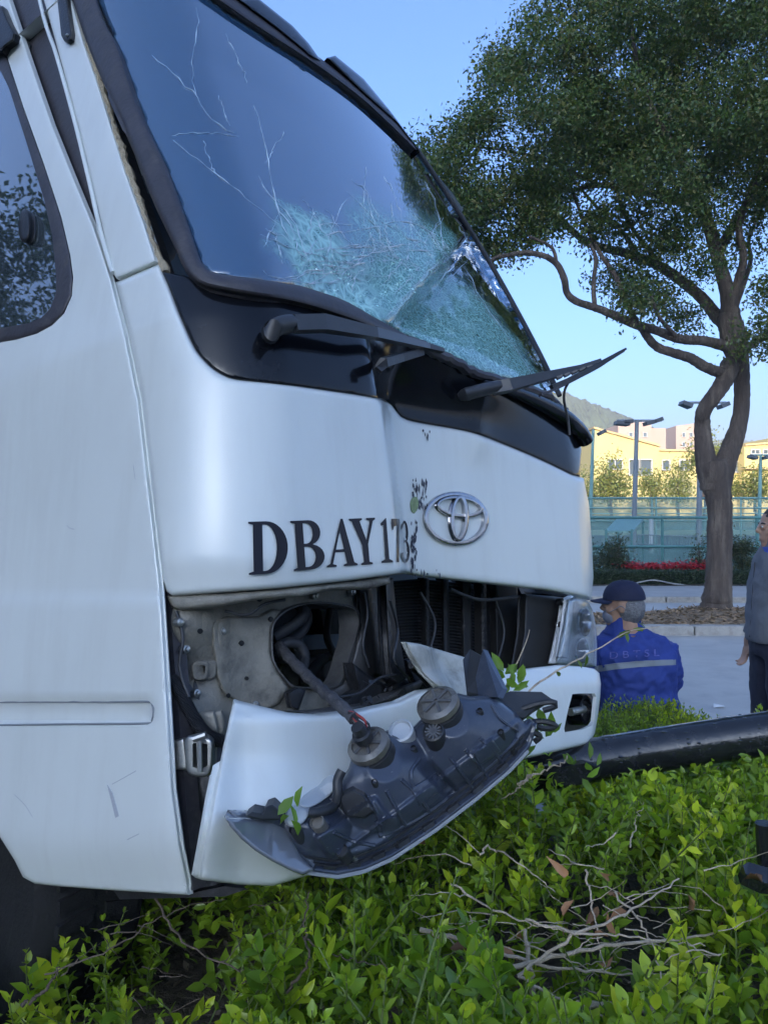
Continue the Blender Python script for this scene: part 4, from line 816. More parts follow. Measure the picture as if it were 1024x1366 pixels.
BR_ = [[(972, 500, 0, 8), (945, 492, -.2, 7), (920, 478, -.3, 6.5), (898, 471, -.4, 6), (876, 463, -.4, 5.5), (862, 448, -.5, 5), (854, 434, -.6, 4.5)],
 [(976, 464, 0, 8), (940, 455, -.2, 6.5), (905, 452, -.4, 6), (875, 441, -.5, 5.6), (845, 432, -.7, 5.6), (815, 419, -.9, 5), (792, 410, -1, 4.6), (768, 402, -1.1, 4.4), (756, 391, -1.1, 4), (752, 372, -1.2, 4), (742, 352, -1.2, 3.8), (724, 341, -1.3, 3.4), (700, 337, -1.3, 3), (680, 340, -1.4, 2.6), (660, 344, -1.4, 2.1), (646, 356, -1.5, 1.4)],
 [(977, 440, 0, 12), (955, 421, .3, 9), (935, 397, .5, 8), (905, 372, .6, 7.5), (875, 353, .7, 7), (845, 341, .8, 6.5), (810, 332, .9, 6), (786, 325, 1, 5.4), (765, 310, 1, 4.8), (745, 291, 1, 4), (725, 272, 1, 3), (700, 255, 1.1, 2)],
 [(793, 410, -1, 3), (791, 380, -.9, 2.8), (794, 345, -.8, 2.4), (786, 325, -.8, 2)], [(850, 434, -.7, 4), (836, 405, -.6, 3.6), (820, 368, -.5, 3.2), (800, 338, -.4, 2.8), (780, 300, -.3, 2.4), (765, 260, -.2, 1.8)],
 [(973, 422, 0, 13), (970, 392, 0, 10), (961, 360, 0, 9), (951, 322, 0, 8.5), (938, 288, .1, 8), (918, 274, .3, 7), (888, 263, .5, 6), (850, 254, .7, 5), (800, 247, .8, 4), (760, 254, .9, 3), (715, 254, 1, 2)],
 [(948, 310, 0, 7), (930, 255, -.2, 6), (902, 205, -.4, 5), (872, 150, -.6, 4), (850, 90, -.6, 3), (842, 30, -.5, 2)], [(975, 402, 0, 7), (985, 372, -.1, 6), (991, 342, -.2, 5), (985, 302, -.3, 4.5), (1002, 252, -.4, 4), (1022, 195, -.5, 3), (1040, 120, -.6, 2)],
 [(985, 470, 0, 6), (1008, 456, .3, 5), (1035, 440, .6, 4), (1070, 400, .9, 3)], [(955, 340, 0, 7), (990, 280, .6, 6), (1050, 190, 1.2, 5), (1080, 80, 1.5, 3)], [(940, 290, 0, 6), (915, 215, .8, 5), (900, 130, 1.3, 4), (910, 40, 1.6, 2.5)],
 [(888, 263, .5, 4), (850, 215, .9, 3.2), (800, 170, 1.2, 2.6), (755, 130, 1.4, 1.8)], [(850, 341, .8, 4), (830, 310, 1.2, 3), (790, 270, 1.5, 2.2), (740, 210, 1.6, 1.6)], [(980, 410, 0, 4), (1000, 350, .5, 3), (998, 320, .6, 2.4), (1012, 285, .8, 2)], [(742, 352, -1.2, 2.4), (735, 330, -1.2, 2), (705, 315, -1.3, 1.5)], [(905, 452, -.4, 3), (880, 425, -.8, 2.4), (868, 395, -1, 1.8)], [(800, 247, .8, 2.6), (730, 215, .6, 2.2), (670, 200, .5, 1.6), (610, 195, .5, 1)], [(880, 353, .7, 3.4), (840, 300, .2, 2.8), (820, 250, 0, 2.2), (790, 200, -.2, 1.6)]]
for L in BR_: g = MB(); branch(g, L, 8*len(L), .025); g.build('branch', BARK, trunk, ang=70)
BLB = [(618, 195, 46), (596, 225, 32), (648, 158, 52), (690, 112, 52), (738, 66, 56), (795, 38, 64), (880, 30, 78), (960, 30, 88), (1040, 50, 80), (715, 178, 72), (640, 250, 42), (690, 238, 52), (648, 298, 33), (620, 262, 28), (670, 325, 24), (780, 138, 78), (850, 138, 88), (930, 130, 88), (1010, 150, 80), (752, 220, 58), (826, 225, 64), (900, 228, 66), (980, 222, 66), (1045, 240, 60), (838, 282, 42), (898, 298, 42), (872, 326, 32), (936, 300, 34), (986, 322, 34), (1022, 375, 36), (1012, 448, 27), (1030, 420, 30), (852, 386, 30), (884, 402, 30), (822, 372, 22), (908, 422, 20), (830, -46, 84), (930, -66, 100), (1040, -56, 90), (1110, 90, 100), (1110, 250, 90), (788, 282, 30), (700, 296, 24), (806, 298, 26), (1000, 280, 40), (590, 205, 22), (640, 320, 22), (612, 285, 24), (690, 318, 22), (655, 280, 30), (720, 285, 20), (585, 250, 20), (632, 340, 16), (740, 250, 40), (665, 92, 26), (715, 42, 26), (760, 8, 34), (840, 392, 20), (930, 350, 18), (770, 170, 60), (880, 180, 60)]
blobs = []
for (x, y, r) in BLB:
    for dz in ((-1.0, .9) if r > 50 else (-.2,)):
        dy = dz+RNG.uniform(-.7, .7); blobs.append((tuple(W(x+RNG.uniform(-6, 6), y+RNG.uniform(-6, 6), YT+dy)), r/FPX*(YT+dy)*RNG.uniform(.85, 1.0)))
lumps = []
for (c, r) in blobs:                                            # uneven lumps with gaps between them
    for _ in range(max(3, int(7.4*(r/.6)**1.6))):
        d = unit(1)[0]; q = np.array(c)+d*r*RNG.uniform(.35, 1.0)*np.array([1, 1, .85]); lumps.append((tuple(q), RNG.uniform(.15, .31)))
blobs = lumps
V, F, C = blob_leaves(blobs, 430, 16, .060, [(.07, .115, .03), (.09, .14, .03), (.055, .095, .03), (.12, .15, .035), (.15, .145, .045)], shell=.35)
mobj('crown', V, F, LEAFM, tree, smooth=False, col=C)
# --- smaller trees and shrubs in the distance
def small_tree(px, ptop, pbot, Y, wpx, label, cols, lsz, group=None, per=7., seed=0, name='tree'):
    base = W(px, pbot, Y); base.z = max(.0, min(base.z, 1.0)); t = thing(name, label, 'tree' if name == 'tree' else 'shrub', (base.x, Y, 0), group)
    zt = W(px, ptop, Y).z; zb = W(px, pbot, Y).z; h = zt-zb; w = wpx/FPX*Y; b = []
    for k in range(16):
        f = random.random(); r = w*.20*(1.15-.5*f)*random.uniform(.8, 1.25); a = random.random()*6.28; rad = (w*.5-r)*(1-.55*f)*math.sqrt(random.random()); b.append(((base.x+math.cos(a)*rad, Y+math.sin(a)*rad, zb+r*.6+(h-1.5*r)*f), r))
    V, F, C = blob_leaves(b, per/(lsz*lsz*8)*2.2, 12, lsz, cols, shell=.4); mobj('crown', V, F, LEAFM, t, smooth=False, col=C)
    g = MB(); g.tube([(base.x, Y, -.02), (base.x+.05*w, Y, zb*.5+.1), (base.x, Y, zb+h*.6)], [max(.04, w*.035), max(.03, w*.03), .02], 8)
    for k in range(4): c, r = b[k]; g.tube([(base.x, Y, zb*.6+.05), ((base.x+c[0])/2, (Y+c[1])/2, (zb+c[2])/2), c], [max(.02, w*.018), max(.015, w*.012), .01], 6)
    g.build('trunk', BARK, t); return t
YLG = [(.20, .22, .05), (.16, .20, .045), (.25, .25, .06), (.13, .17, .045)]; DKG = [(.05, .075, .03), (.065, .075, .03), (.09, .085, .03), (.04, .06, .025)]  # yellowish green for the far trees, dark green for the shrubs
small_tree(812, 606, 668, 66, 62, 'round leafy tree before the left end of the yellow building', YLG, .26)
small_tree(868, 622, 670, 67, 46, 'low round tree under the large windows of the yellow building', YLG, .26)
small_tree(903, 615, 668, 66, 40, 'spreading tree beside the street tree trunk before the yellow wall', YLG, .26)
small_tree(937, 566, 640, 66, 58, 'taller tree showing between the forks of the street tree', YLG, .28)
small_tree(1005, 622, 668, 66, 52, 'tree before the right end of the yellow building', YLG, .26)
small_tree(783, 625, 672, 68, 26, 'narrow tree next to the bus corner in the distance', YLG, .24)
small_tree(971, 628, 668, 67, 34, 'small tree right of the street tree trunk in the distance', YLG, .24)
small_tree(822, 712, 768, 16.9, 58, 'olive brown shrub in the planting bed left of the red flowers', DKG, .055, name='shrub')
small_tree(932, 712, 768, 16.9, 34, 'dark shrub showing left of the street tree trunk', DKG, .055, name='shrub')
small_tree(988, 708, 768, 16.9, 56, 'wide dark shrub right of the street tree trunk', DKG, .055, name='shrub')
small_tree(786, 722, 768, 16.9, 24, 'shrub half hidden by the bus corner', DKG, .055, name='shrub')
# clipped low hedge along the pavement and poinsettias behind it
n = 30000; p = np.stack([RNG.uniform(3.5, 12, n), RNG.uniform(15.9, 16.35, n), RNG.uniform(.10, .36, n)], 1); front_ = RNG.random(n) < .6; p[front_, 1] = 15.9+RNG.random(front_.sum())*.06; p[~front_, 2] = .33+RNG.random((~front_).sum())*.05
V, F = quad_leaves(p, unit(n), unit(n)+np.array([0, -.5, .5]), RNG.uniform(.03, .05, n), RNG.uniform(.015, .025, n)); t = thing('low_hedge', 'clipped dark green low hedge along the far pavement', 'hedge', (7, 16.1, .1))
mobj('foliage', V, F, LEAFM, t, smooth=False, col=np.repeat(np.array([.04, .065, .03])*RNG.uniform(.5, 1.5, (n, 1)), 4, 0), kind='stuff')
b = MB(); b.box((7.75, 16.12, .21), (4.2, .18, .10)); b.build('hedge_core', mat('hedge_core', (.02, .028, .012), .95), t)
for k in range(11):
    px = 842+k*9.6; Y = 16.6+random.uniform(-.15, .15); c = W(px, 762, Y); t = thing('poinsettia', 'red poinsettia in the flower bed beside the street tree', 'flower', (c.x, Y, .1), 'red poinsettias in the planting bed')
    n = 150; q = np.array([c.x, Y, .42])+RNG.normal(size=(n, 3))*np.array([.10, .09, .045]); V, F = leaf_verts(q, unit(n)*np.array([1, 1, .4]), np.array([0, -.4, 1])+unit(n)*.4, RNG.uniform(.06, .11, n), RNG.uniform(.03, .05, n)); mobj('bract', V, F, LEAFM, t, smooth=False, kind='stuff', col=np.repeat(np.array([.55, .025, .035])*RNG.uniform(.6, 1.2, (n, 1)), 5, 0))
    n = 90; q = np.array([c.x, Y, .30])+RNG.normal(size=(n, 3))*np.array([.10, .08, .06]); V, F = leaf_verts(q, unit(n)*np.array([1, 1, .4]), np.array([0, -.4, 1])+unit(n)*.4, RNG.uniform(.06, .10, n), RNG.uniform(.03, .05, n)); mobj('leaf', V, F, LEAFM, t, smooth=False, kind='stuff', col=np.repeat(np.array([.045, .085, .03])*RNG.uniform(.6, 1.3, (n, 1)), 5, 0))
g = MB(); g.tube(crv([W(786, 783, 15.85), W(840, 779, 15.86), W(870, 774, 15.86), W(900, 779, 15.85), W(950, 784, 15.84), W(1040, 783, 15.84)], 50), .016, 7)
setp(g.build('garden_hose', mat('grey_hose', (.32, .33, .32), .5), None), 'thin grey hose lying along the low hedge', 'hose')

# ------------------------------------------------------------------ courts: fences, floodlights, canopy
TEAL = mat('teal_paint', (.10, .27, .26), .5, var=.12); TEALP = mat('pale_teal_paint', (.22, .40, .36), .5, var=.12)
def netmat(name, col, a):
    m = bpy.data.materials.new(name); m.use_nodes = True; t = m.node_tree; b = t.nodes['Principled BSDF']; b.inputs['Base Color'].default_value = (*col, 1); b.inputs['Roughness'].default_value = .8; b.inputs['Alpha'].default_value = a; return m
NET = netmat('windbreak_net', (.18, .36, .35), .50); MESHM = netmat('chain_link', (.20, .38, .35), .16)
def court_fence(name, label, Y, zs, x0, x1, step, m, net=None, mesh=None, r=.03):
    t = thing(name, label, 'fence', ((x0+x1)/2, Y, 0))
    nP = int((x1-x0)/step)+1
    for i in range(nP): g = MB(); x = x0+i*step; g.tube([(x, Y, -.02), (x, Y, zs[-1]+.05)], r*1.2, 8); g.build('post', m, t)
    for z in zs: g = MB(); g.tube([(x0, Y-.03, z), (x1, Y-.03, z)], r, 8); g.build('rail', m, t)
    for (z0, z1, mm, nm) in (net, mesh):
        if mm is None: continue
        for i in range(nP-1):
            x = x0+i*step+.05; b = MB(); b.box((x+step/2-.05, Y+.03, (z0+z1)/2), (step/2-.05, .004, (z1-z0)/2)); b.build(nm, mm, t, smooth=False)
court_fence('court_fence', 'teal court fence with windbreak netting behind the shrubs', 17.8, (.1, .80, 1.47), 2.05, 14.4, 2.19, TEAL, (.12, .78, NET, 'windbreak_net'), (.82, 1.45, MESHM, 'chain_link_panel'))
court_fence('court_fence', 'paler far court fence crossing behind the canopy', 30, (1.25, 1.75, 2.15), 4, 24, 3.3, TEALP, (.9, 1.24, NET, 'windbreak_net'), (1.26, 2.13, MESHM, 'chain_link_panel'))
court_fence('court_fence', 'farthest pale court fence below the trees', 46, (1.5, 2.4), 8, 36, 4, TEALP, (.2, 1.4, netmat('pale_net', (.30, .42, .34), .6), 'windbreak_net'), (1.5, 2.4, MESHM, 'chain_link_panel'), r=.04)
GALV = mat('grey_pole', (.25, .28, .30), .5, var=.1); LAMPM = mat('lamp_body', (.10, .11, .12), .5)
def floodlight(px, ptop, pxbot, Y, arm, heads, label, m=GALV, r=.09):
    top = W(px, ptop, Y); base = W(pxbot, 700, Y); base.z = 0; t = thing('floodlight_pole', label, 'street lamp', tuple(base), 'court floodlights')
    g = MB(); g.tube([base, (base+top)/2, top], [r*1.15, r, r*.8], 10); g.build('pole', m, t)
    if arm:
        a, b = W(arm[0], arm[2], Y), W(arm[1], arm[2], Y); g = MB(); g.tube([a, b], r*.45, 8); g.build('crossarm', m, t)
    for (hx, hy, w, tilt) in heads:
        c = W(hx, hy, Y-.1); g = MB(); a = Vector((math.cos(tilt), 0, -math.sin(tilt))); g.box(c, (w/FPX*Y/2, .22, .07), (a, Vector((0, 1, 0)), a.cross(Vector((0, 1, 0))))); g.tube([c, W(hx, arm[2] if arm else hy, Y)], .03, 6); o = g.build('lamp_head', LAMPM, t, smooth=False); bv = o.modifiers.new('bevel', 'BEVEL'); bv.width = .03; bv.segments = 2
floodlight(849, 560, 844, 28, (822, 882, 561), [(829, 565, 18, .1), (836, 563, 12, -.1), (866, 564, 14, -.25), (876, 561, 12, -.35)], 'floodlight pole with a wide double crossarm beside the bus corner')
floodlight(791, 573, 785, 32, None, [(802, 577, 10, -.5)], 'pale green floodlight pole nearest the bus corner', TEALP, .075)
floodlight(934, 537, 931, 26, (910, 968, 537), [(914, 540, 14, .4), (964, 541, 12, -.4)], 'floodlight pole rising behind the trunk of the street tree')
floodlight(1014, 606, 1011, 34, (1000, 1026, 607), [(1003, 610, 10, .3), (1022, 610, 10, -.3)], 'floodlight pole near the standing man', TEALP, .08)
# canopy on the court
t = thing('shade_canopy', 'pale teal pitched canopy on posts inside the court', 'canopy', tuple(W(832, 740, 22)))
a = [W(806, 708, 21.2), W(844, 708, 21.2), W(858, 692, 22.4), W(822, 692, 22.4)]; g = MB(); dz = Vector((0, 0, -.05)); g.add(a+[p+dz for p in a], [(0, 1, 2, 3), (7, 6, 5, 4), (0, 4, 5, 1), (1, 5, 6, 2), (2, 6, 7, 3), (3, 7, 4, 0)]); g.build('roof', TEALP, t, smooth=False)
for x, Y in ((808, 21.2), (842, 21.2), (857, 22.4), (824, 22.4)): g = MB(); p = W(x, 706 if Y < 22 else 694, Y); g.tube([(p.x, p.y, 0), p], .035, 8); g.build('post', TEAL, t)
t = thing('court_railing', 'low grey railing with upright bars inside the court', 'railing', tuple(W(885, 740, 19.5)))
for y in (715, 728): g = MB(); g.tube([W(850, y-2, 19.5), W(922, y+1, 19.5)], .015, 6); g.build('rail', GALV, t)
for k in range(19): g = MB(); g.tube([W(851+k*3.9, 713, 19.5), W(851+k*3.9, 729, 19.5)], .008, 5); g.build('bar', GALV, t)
g = MB(); g.tube([W(868, 690, 20.5), W(868, 738, 20.5)], .06, 8); setp(g.build('white_post', mat('white_post', (.7, .72, .7), .5), None), 'white post inside the court behind the railing', 'post')
# ------------------------------------------------------------------ headlamp hanging out of the front by its cable
HL_O = [(300, 1091), (312, 1106), (326, 1120), (344, 1134), (364, 1146), (385, 1157), (407, 1165), (430, 1169), (450, 1171), (468, 1169), (485, 1164), (504, 1156), (523, 1147), (550, 1130), (579, 1110), (607, 1088), (635, 1067), (658, 1048), (678, 1031), (694, 1015), (704, 1003), (711, 985), (716, 965), (708, 962), (700, 966), (687, 950), (668, 936), (648, 930), (628, 932), (612, 928), (590, 940), (560, 965), (540, 985), (518, 978), (490, 985), (470, 1008), (464, 1030), (450, 1050), (430, 1056), (404, 1070), (388, 1082), (378, 1088), (350, 1090), (326, 1088)]
HLM = mat('lamp_housing', (.045, .056, .082), .30, var=.15, vscale=8, dirt=((.16, .17, .18), .25, 22), bump=.06, bscale=60, coat=.4); HLD = mat('lamp_detail', (.028, .030, .034), .45, var=.2, vscale=20)
hlu = thing('headlamp_unit', 'torn-out dark headlamp housing hanging below the bus front, seen from its back', 'headlight', tuple(W(510, 1090, 1.45)))
def hl_edge(x): return np.interp(x, [300, 326, 364, 407, 450, 485, 523, 579, 635, 678, 704, 720], [1091, 1120, 1146, 1165, 1171, 1164, 1147, 1110, 1067, 1031, 1003, 960])
def hl_base(P): return 1.205+.00070*(P[:, 0]-300)+.0009*(hl_edge(P[:, 0])-P[:, 1])
def cone(P, c, r0, r1, h):
    d = np.sqrt(((P-np.array(c))**2).sum(1)); return h*np.clip((r1-d)/(r1-r0), 0, 1)**.75
def hl_h(P):
    x, y = P[:, 0], P[:, 1]; e = (hl_edge(x)-y)             # pixels above the lower rim
    h = .012*sstep(e, 1, 6)-.008*sstep(e, 8, 14)+.016*sstep(e, 17, 28)+.018*sstep(e, 26, 70)
    k = np.maximum.reduce([cone(P, (512, 1022), 22, 88, .085), cone(P, (604, 962), 22, 86, .085), cone(P, (425, 1100), 14, 44, .030)])
    h = h+k*sstep(e, 16, 44)
    h = h+.020*sstep(np.abs((x-470)*.55+(y-1105)*.83), 22, 14)*sstep(np.abs((x-470)*.83-(y-1105)*.55), 52, 44)*sstep(e, 24, 32)  # stiffening block
    h = h-.020*sstep(np.abs(x-585-(y-1040)*.9), 16, 6)*sstep(e, 24, 36)*sstep(e, 110, 80)                                      # cleft between the bowls
    h = h+.014*sstep(np.abs((x-610)*.6+(y-1035)*.8), 15, 10)*sstep(e, 22, 30)
    return h
def hlp(P, lift=0.): P = np.asarray(P, float).reshape(-1, 2); Y = hl_base(P)-hl_h(P)-lift; return np.stack([(P[:, 0]-512)/FPX*Y, Y, CAM_H-(P[:, 1]-683)/FPX*Y], 1)
def hpart(name, o, m, parent, lift, th, step=4, holes=(), rnd=None, ang=35, flat=False, **k):
    rg = (rnd[0]*.3, rnd[0]) if rnd else (); P, T = fill(np.array(o, float), holes, step, rg); lf = np.full(len(P), float(lift))
    if rnd: d = edist(P, dens(o, 3)); q = np.clip(1-d/rnd[0], 0, 1); lf = lf-rnd[1]*(1-np.sqrt(np.maximum(1-q*q, 0)))
    Vf = hlp(P, lf-(hl_h(P) if flat else 0)); V, F = thick(Vf, Vf+np.array([0, 1, 0])*th, T); return mobj(name, V, F, m, parent, ang=ang, **k)
housing = hpart('housing', HL_O, HLM, hlu, 0, .02, 2.6, rnd=(5, .012), ang=180)
# shiny lens shell wrapping the lower left end and running along the rim
hpart('lens_shell', [(299, 1090), (330, 1091), (362, 1095), (384, 1104), (391, 1120), (402, 1142), (420, 1160), (404, 1168), (384, 1160), (362, 1149), (340, 1135), (322, 1120), (308, 1104)], mat('lens_grey', (.16, .175, .20), .10, coat=1., spec=.8), hlu, .030, .03, 3, rnd=(4, .012), flat=True, ang=180)
RIM = [(x, float(hl_edge(x))-1) for x in np.linspace(404, 704, 40)]
g = MB(); g.tube(hlp(RIM, .004), .0035, 6); g.build('rim_edge', mat('rim_bead', (.30, .32, .34), .3), hlu)
for off, r in ((14, .0035), (22, .003)):
    g = MB(); g.tube(hlp([(x-off*.25, y-off) for x, y in RIM], .001), r, 6); g.build('rim_groove', HLD, hlu)
for k in range(8):
    x = 440+k*33; y = float(hl_edge(x))-12; g = MB(); a = hlp([(x, y)], .004)[0]; t = Vector(hlp([(x+8, float(hl_edge(x+8))-12)])[0]-hlp([(x, y)])[0]).normalized(); g.box(a, (.012, .004, .006), (t, Vector((0, 1, 0)), t.cross(Vector((0, 1, 0))))); g.build('clip', HLD, hlu, smooth=False)
def cap(cx, cy, rpx, label=None):
    c = Vector(hlp([(cx, cy)], .0)[0]); ax = (Vector((-.38, -.48, .79))).normalized(); r = rpx/FPX*c.y; ref = Vector((1, .3, .3))
    g = MB(); g.lathe(c, ax, [(-.045, r*1.12), (-.004, r*1.08), (-.002, r*.93), (0, r*.93)], 28); o = g.build('bulb_socket', HLD, hlu)
    g = MB(); n = 28; prof = [(0, 1.0), (.003, 1.08), (.014, 1.06), (.018, .86), (.019, .80), (.016, .76), (.017, .4)]; V = []; a = (ref-ax*ref.dot(ax)).normalized(); b = ax.cross(a)
    for h, k in prof:
        for j in range(n): t = 2*math.pi*j/n; kk = k*r*(1+.012*(j % 2)); V.append(c+ax*h+(a*math.cos(t)+b*math.sin(t))*kk)
    F = [(i*n+j, i*n+(j+1) % n, (i+1)*n+(j+1) % n, (i+1)*n+j) for i in range(len(prof)-1) for j in range(n)]+[tuple((len(prof)-1)*n+j for j in range(n))]
    g.add(V, F); o = g.build('bulb_cap', mat('cap_silver', (.22, .205, .18), .38, metal=.6, var=.3, vscale=40, dirt=((.04, .036, .03), .9, 30)), hlu)
    g = MB()
    for j in range(6):
        t = 2*math.pi*j/6+.3; d = a*math.cos(t)+b*math.sin(t); g.box(c+ax*.018+d*r*.45, (r*.36, .0025, .003), (d, ax.cross(d), ax))
    g.build('rib', GREYM, o, smooth=False)
    return c, ax
c1, ax1 = cap(494, 999, 27); c2, ax2 = cap(586, 944, 27)
def knob(cx, cy, rpx, h, m, name, prof=None, axv=(-.25, -.65, .7)):
    c = Vector(hlp([(cx, cy)])[0]); ax = Vector(axv).normalized(); r = rpx/FPX*c.y; g = MB(); g.lathe(c, ax, prof or [(-.02, r), (h, r), (h+.002, r*.85), (h, r*.8), (h-.004, r*.75)], 22); o = g.build(name, m, hlu); return o, c, ax, r
o, c, ax, r = knob(580, 982, 15, .018, HLD, 'adjuster_knob')
g = MB(); a = ax.orthogonal().normalized(); b = ax.cross(a)
for j in range(6): t = math.pi*j/6; d = a*math.cos(t)+b*math.sin(t); g.box(c+ax*.016, (r*.75, .0015, .002), (d, ax.cross(d), ax))
g.build('spoke', GREYM, o, smooth=False)
knob(536, 978, 17, .010, mat('pale_cap', (.42, .45, .47), .4), 'side_cap'); knob(478, 1074, 7, .012, STEEL, 'bolt'); knob(471, 1144, 4, .006, STEEL, 'bolt'); knob(428, 1104, 10, .022, mat('bulb_holder', (.16, .15, .13), .4, var=.3, vscale=40), 'bulb_holder'); knob(397, 1112, 8, .016, HLD, 'bulb_holder'); knob(458, 1138, 9, .012, HLD, 'mounting_boss')
hpart('connector_block', [(451, 1062), (470, 1052), (486, 1060), (500, 1082), (487, 1092), (462, 1090), (455, 1078)], HLD, hlu, .020, .045, 4, rnd=(3, .008), ang=25)
hpart('pale_cover', crv([(399, 1072), (416, 1058), (438, 1042), (447, 1044), (445, 1056), (428, 1070), (410, 1078)], 30, True), mat('pale_cap', (.42, .45, .47), .4), hlu, .014, .03, 4, rnd=(3, .008))
g = MB(); g.tube(hlp(crv([(456, 1028), (450, 1042), (450, 1062), (444, 1076), (424, 1084), (412, 1084)], 24), .022), .0085, 10); g.build('vent_tube', HLD, hlu)
hpart('mount_tab', [(327, 1089), (336, 1082), (350, 1085), (354, 1076), (364, 1072), (380, 1088), (372, 1094), (348, 1094)], HLD, hlu, .02, .03, 3, rnd=(2, .004), ang=25)
for q in ([(383, 1086), (400, 1078), (412, 1084), (404, 1098), (392, 1104), (380, 1098)], ): hpart('socket_cap', crv(q, 24, True), mat('pale_cap', (.42, .45, .47), .4), hlu, .018, .02, 3, rnd=(3, .006))
# moulded ribs, screws and scuffs on the housing
for L in ([(535, 1040), (556, 1060), (572, 1082)], [(515, 1055), (528, 1078), (540, 1100)], [(490, 1062), (505, 1090), (512, 1118)], [(620, 1000), (640, 1022), (652, 1040)], [(640, 985), (660, 1005), (672, 1022)], [(600, 1010), (622, 1040), (634, 1058)], [(560, 1012), (548, 1030), (552, 1050)], [(445, 1110), (470, 1122), (500, 1128)], [(520, 1110), (560, 1090), (600, 1062)], [(630, 1040), (660, 1015), (690, 985)], [(655, 940), (668, 960), (690, 975)]):
    g = MB(); g.tube(hlp(crv(L, 16), .001), .0035, 6); g.build('rib', HLM, hlu)
for (x, y) in ((552, 1000), (640, 950), (668, 978), (530, 1128), (600, 1080), (500, 1045), (684, 1000)): knob(x, y, 4.5, .005, HLD, 'boss')
hpart('relief_panel', [(548, 1052), (582, 1030), (596, 1048), (560, 1076)], HLM, hlu, .006, .01, 3, rnd=(3, .004)); hpart('relief_panel', [(628, 1000), (656, 985), (668, 1002), (640, 1022)], HLM, hlu, .006, .01, 3, rnd=(3, .004)); hpart('relief_panel', [(498, 1096), (530, 1088), (536, 1108), (506, 1118)], HLM, hlu, .006, .01, 3, rnd=(3, .004))
g = MB()
for k in range(40):
    x, y = random.uniform(430, 690), random.uniform(960, 1150)
    if not inpoly(np.array([[x, y]]), np.array(HL_O, float))[0]: continue
    l, a = random.uniform(1, 5), random.gauss(-.6, .4); g.add(hlp([(x, y), (x+l*math.cos(a), y+l*math.sin(a)), (x+l*math.cos(a)*.6, y+l*math.sin(a)+.9)], .0012), [(0, 1, 2)])
g.build('scuff', mat('pale_scuff', (.4, .42, .44), .6), hlu, kind='stuff')
# broken brackets at the right end
def plate3(name, pts, m, parent, th=.012):
    g = MB(); P = [Vector(p) for p in pts]; n = (P[1]-P[0]).cross(P[2]-P[0]).normalized()*th; k = len(P); g.add(P+[p+n for p in P], [tuple(range(k)), tuple(range(2*k-1, k-1, -1))]+[(i, i+k, (i+1) % k+k, (i+1) % k) for i in range(k)]); return g.build(name, m, parent, smooth=False)
plate3('broken_bracket', [W(617, 880, 1.62), W(627, 866, 1.66), W(641, 874, 1.63), W(652, 882, 1.60), W(646, 928, 1.54), W(622, 922, 1.56)], HLD, hlu); plate3('broken_bracket', [W(641, 874, 1.60), W(644, 866, 1.60), W(670, 918, 1.50), W(664, 930, 1.48), W(638, 930, 1.52), W(634, 905, 1.56)], HLM, hlu)
plate3('broken_bracket', [W(660, 930, 1.52), W(680, 922, 1.54), W(722, 923, 1.56), W(735, 932, 1.56), W(716, 944, 1.54), W(698, 958, 1.52), W(682, 952, 1.51)], HLD, hlu, .02)
for L in ([(690, 948), (712, 940), (736, 936), (741, 942), (724, 948)], [(700, 966), (722, 962), (742, 968), (730, 972), (716, 970)], [(706, 975), (720, 982), (712, 990)]):
    g = MB(); g.tube(crv([W(x, y, 1.53) for x, y in L], 14), .006, 7); g.build('bracket_finger', BLACKP, hlu)
# cable from the bay to the lamp
lead = Vector(c1)+ax1*.03
g = MB(); q = crv([*[Vector(p) for p in hit([(372, 862), (396, 888), (420, 912)], [.17, .10, .03])], W(446, 934, 1.42), W(472, 958, 1.37)], 40); g.tube([Vector(p)+Vector(RNG.normal(size=3))*.0006 for p in q], [.0115+.0008*math.sin(i*1.3) for i in range(40)], 10); loom = g.build('cable', mat('cable_tape', (.06, .06, .065), .55, var=.4, vscale=60, bump=.3, bscale=150), bus)
REDW = mat('red_wire', (.35, .04, .035), .4)
for k in range(5):
    a = Vector(q[-1]); d = Vector((RNG.normal()*.004, RNG.normal()*.003, RNG.normal()*.004)); g = MB(); g.tube(crv([a-Vector((.01, 0, -.012)), a+d*1.5, lead+d*1.6+Vector((0, 0, .02)), lead+d*.6], 12), .0022, 6); g.build('wire', REDW if k < 2 else BLACKP, loom)
g = MB(); g.lathe(lead, ax1, [(-.004, .017), (.012, .018), (.014, .013), (.030, .012)], 10); g.build('plug', BLACKP, hlu)

# ------------------------------------------------------------------ fallen black post and broken ironwork
POSTM = mat('wet_black_paint', (.014, .015, .018), .22, var=.2, vscale=10, coat=.5, dirt=((.07, .07, .075), .25, 26), bump=.2, bscale=22)
fp = thing('fallen_post', 'wet black fallen post lying across the hedge to the right of the bus', 'post', tuple(W(880, 1000, 2.35)))
q = crv([W(690, 1032, 2.30), W(760, 1019, 2.32), W(850, 1004, 2.33), W(940, 990, 2.32), W(1024, 978, 2.30), W(1180, 955, 2.26), W(1500, 905, 2.2)], 60); g = MB(); g.tube([Vector(p) for p in q], .064, 28); post = g.build('shaft', POSTM, fp)
g = MB()
for k in range(90):
    i = random.randrange(4, 34); t = Vector(q[i+1]-q[i]).normalized(); a = Vector((0, -.35, 1)).normalized(); b = t.cross(a); th = random.uniform(-1.1, 1.3); c = Vector(q[i])+(a*math.cos(th)+b*math.sin(th))*.0642; r = random.uniform(.002, .0055); g.ell(c, (r*random.uniform(1, 2), r, r*.8), nu=8, nv=5)
g.build('droplet', mat('water_drop', (.03, .03, .035), .04, spec=1., coat=1.), post, kind='stuff')
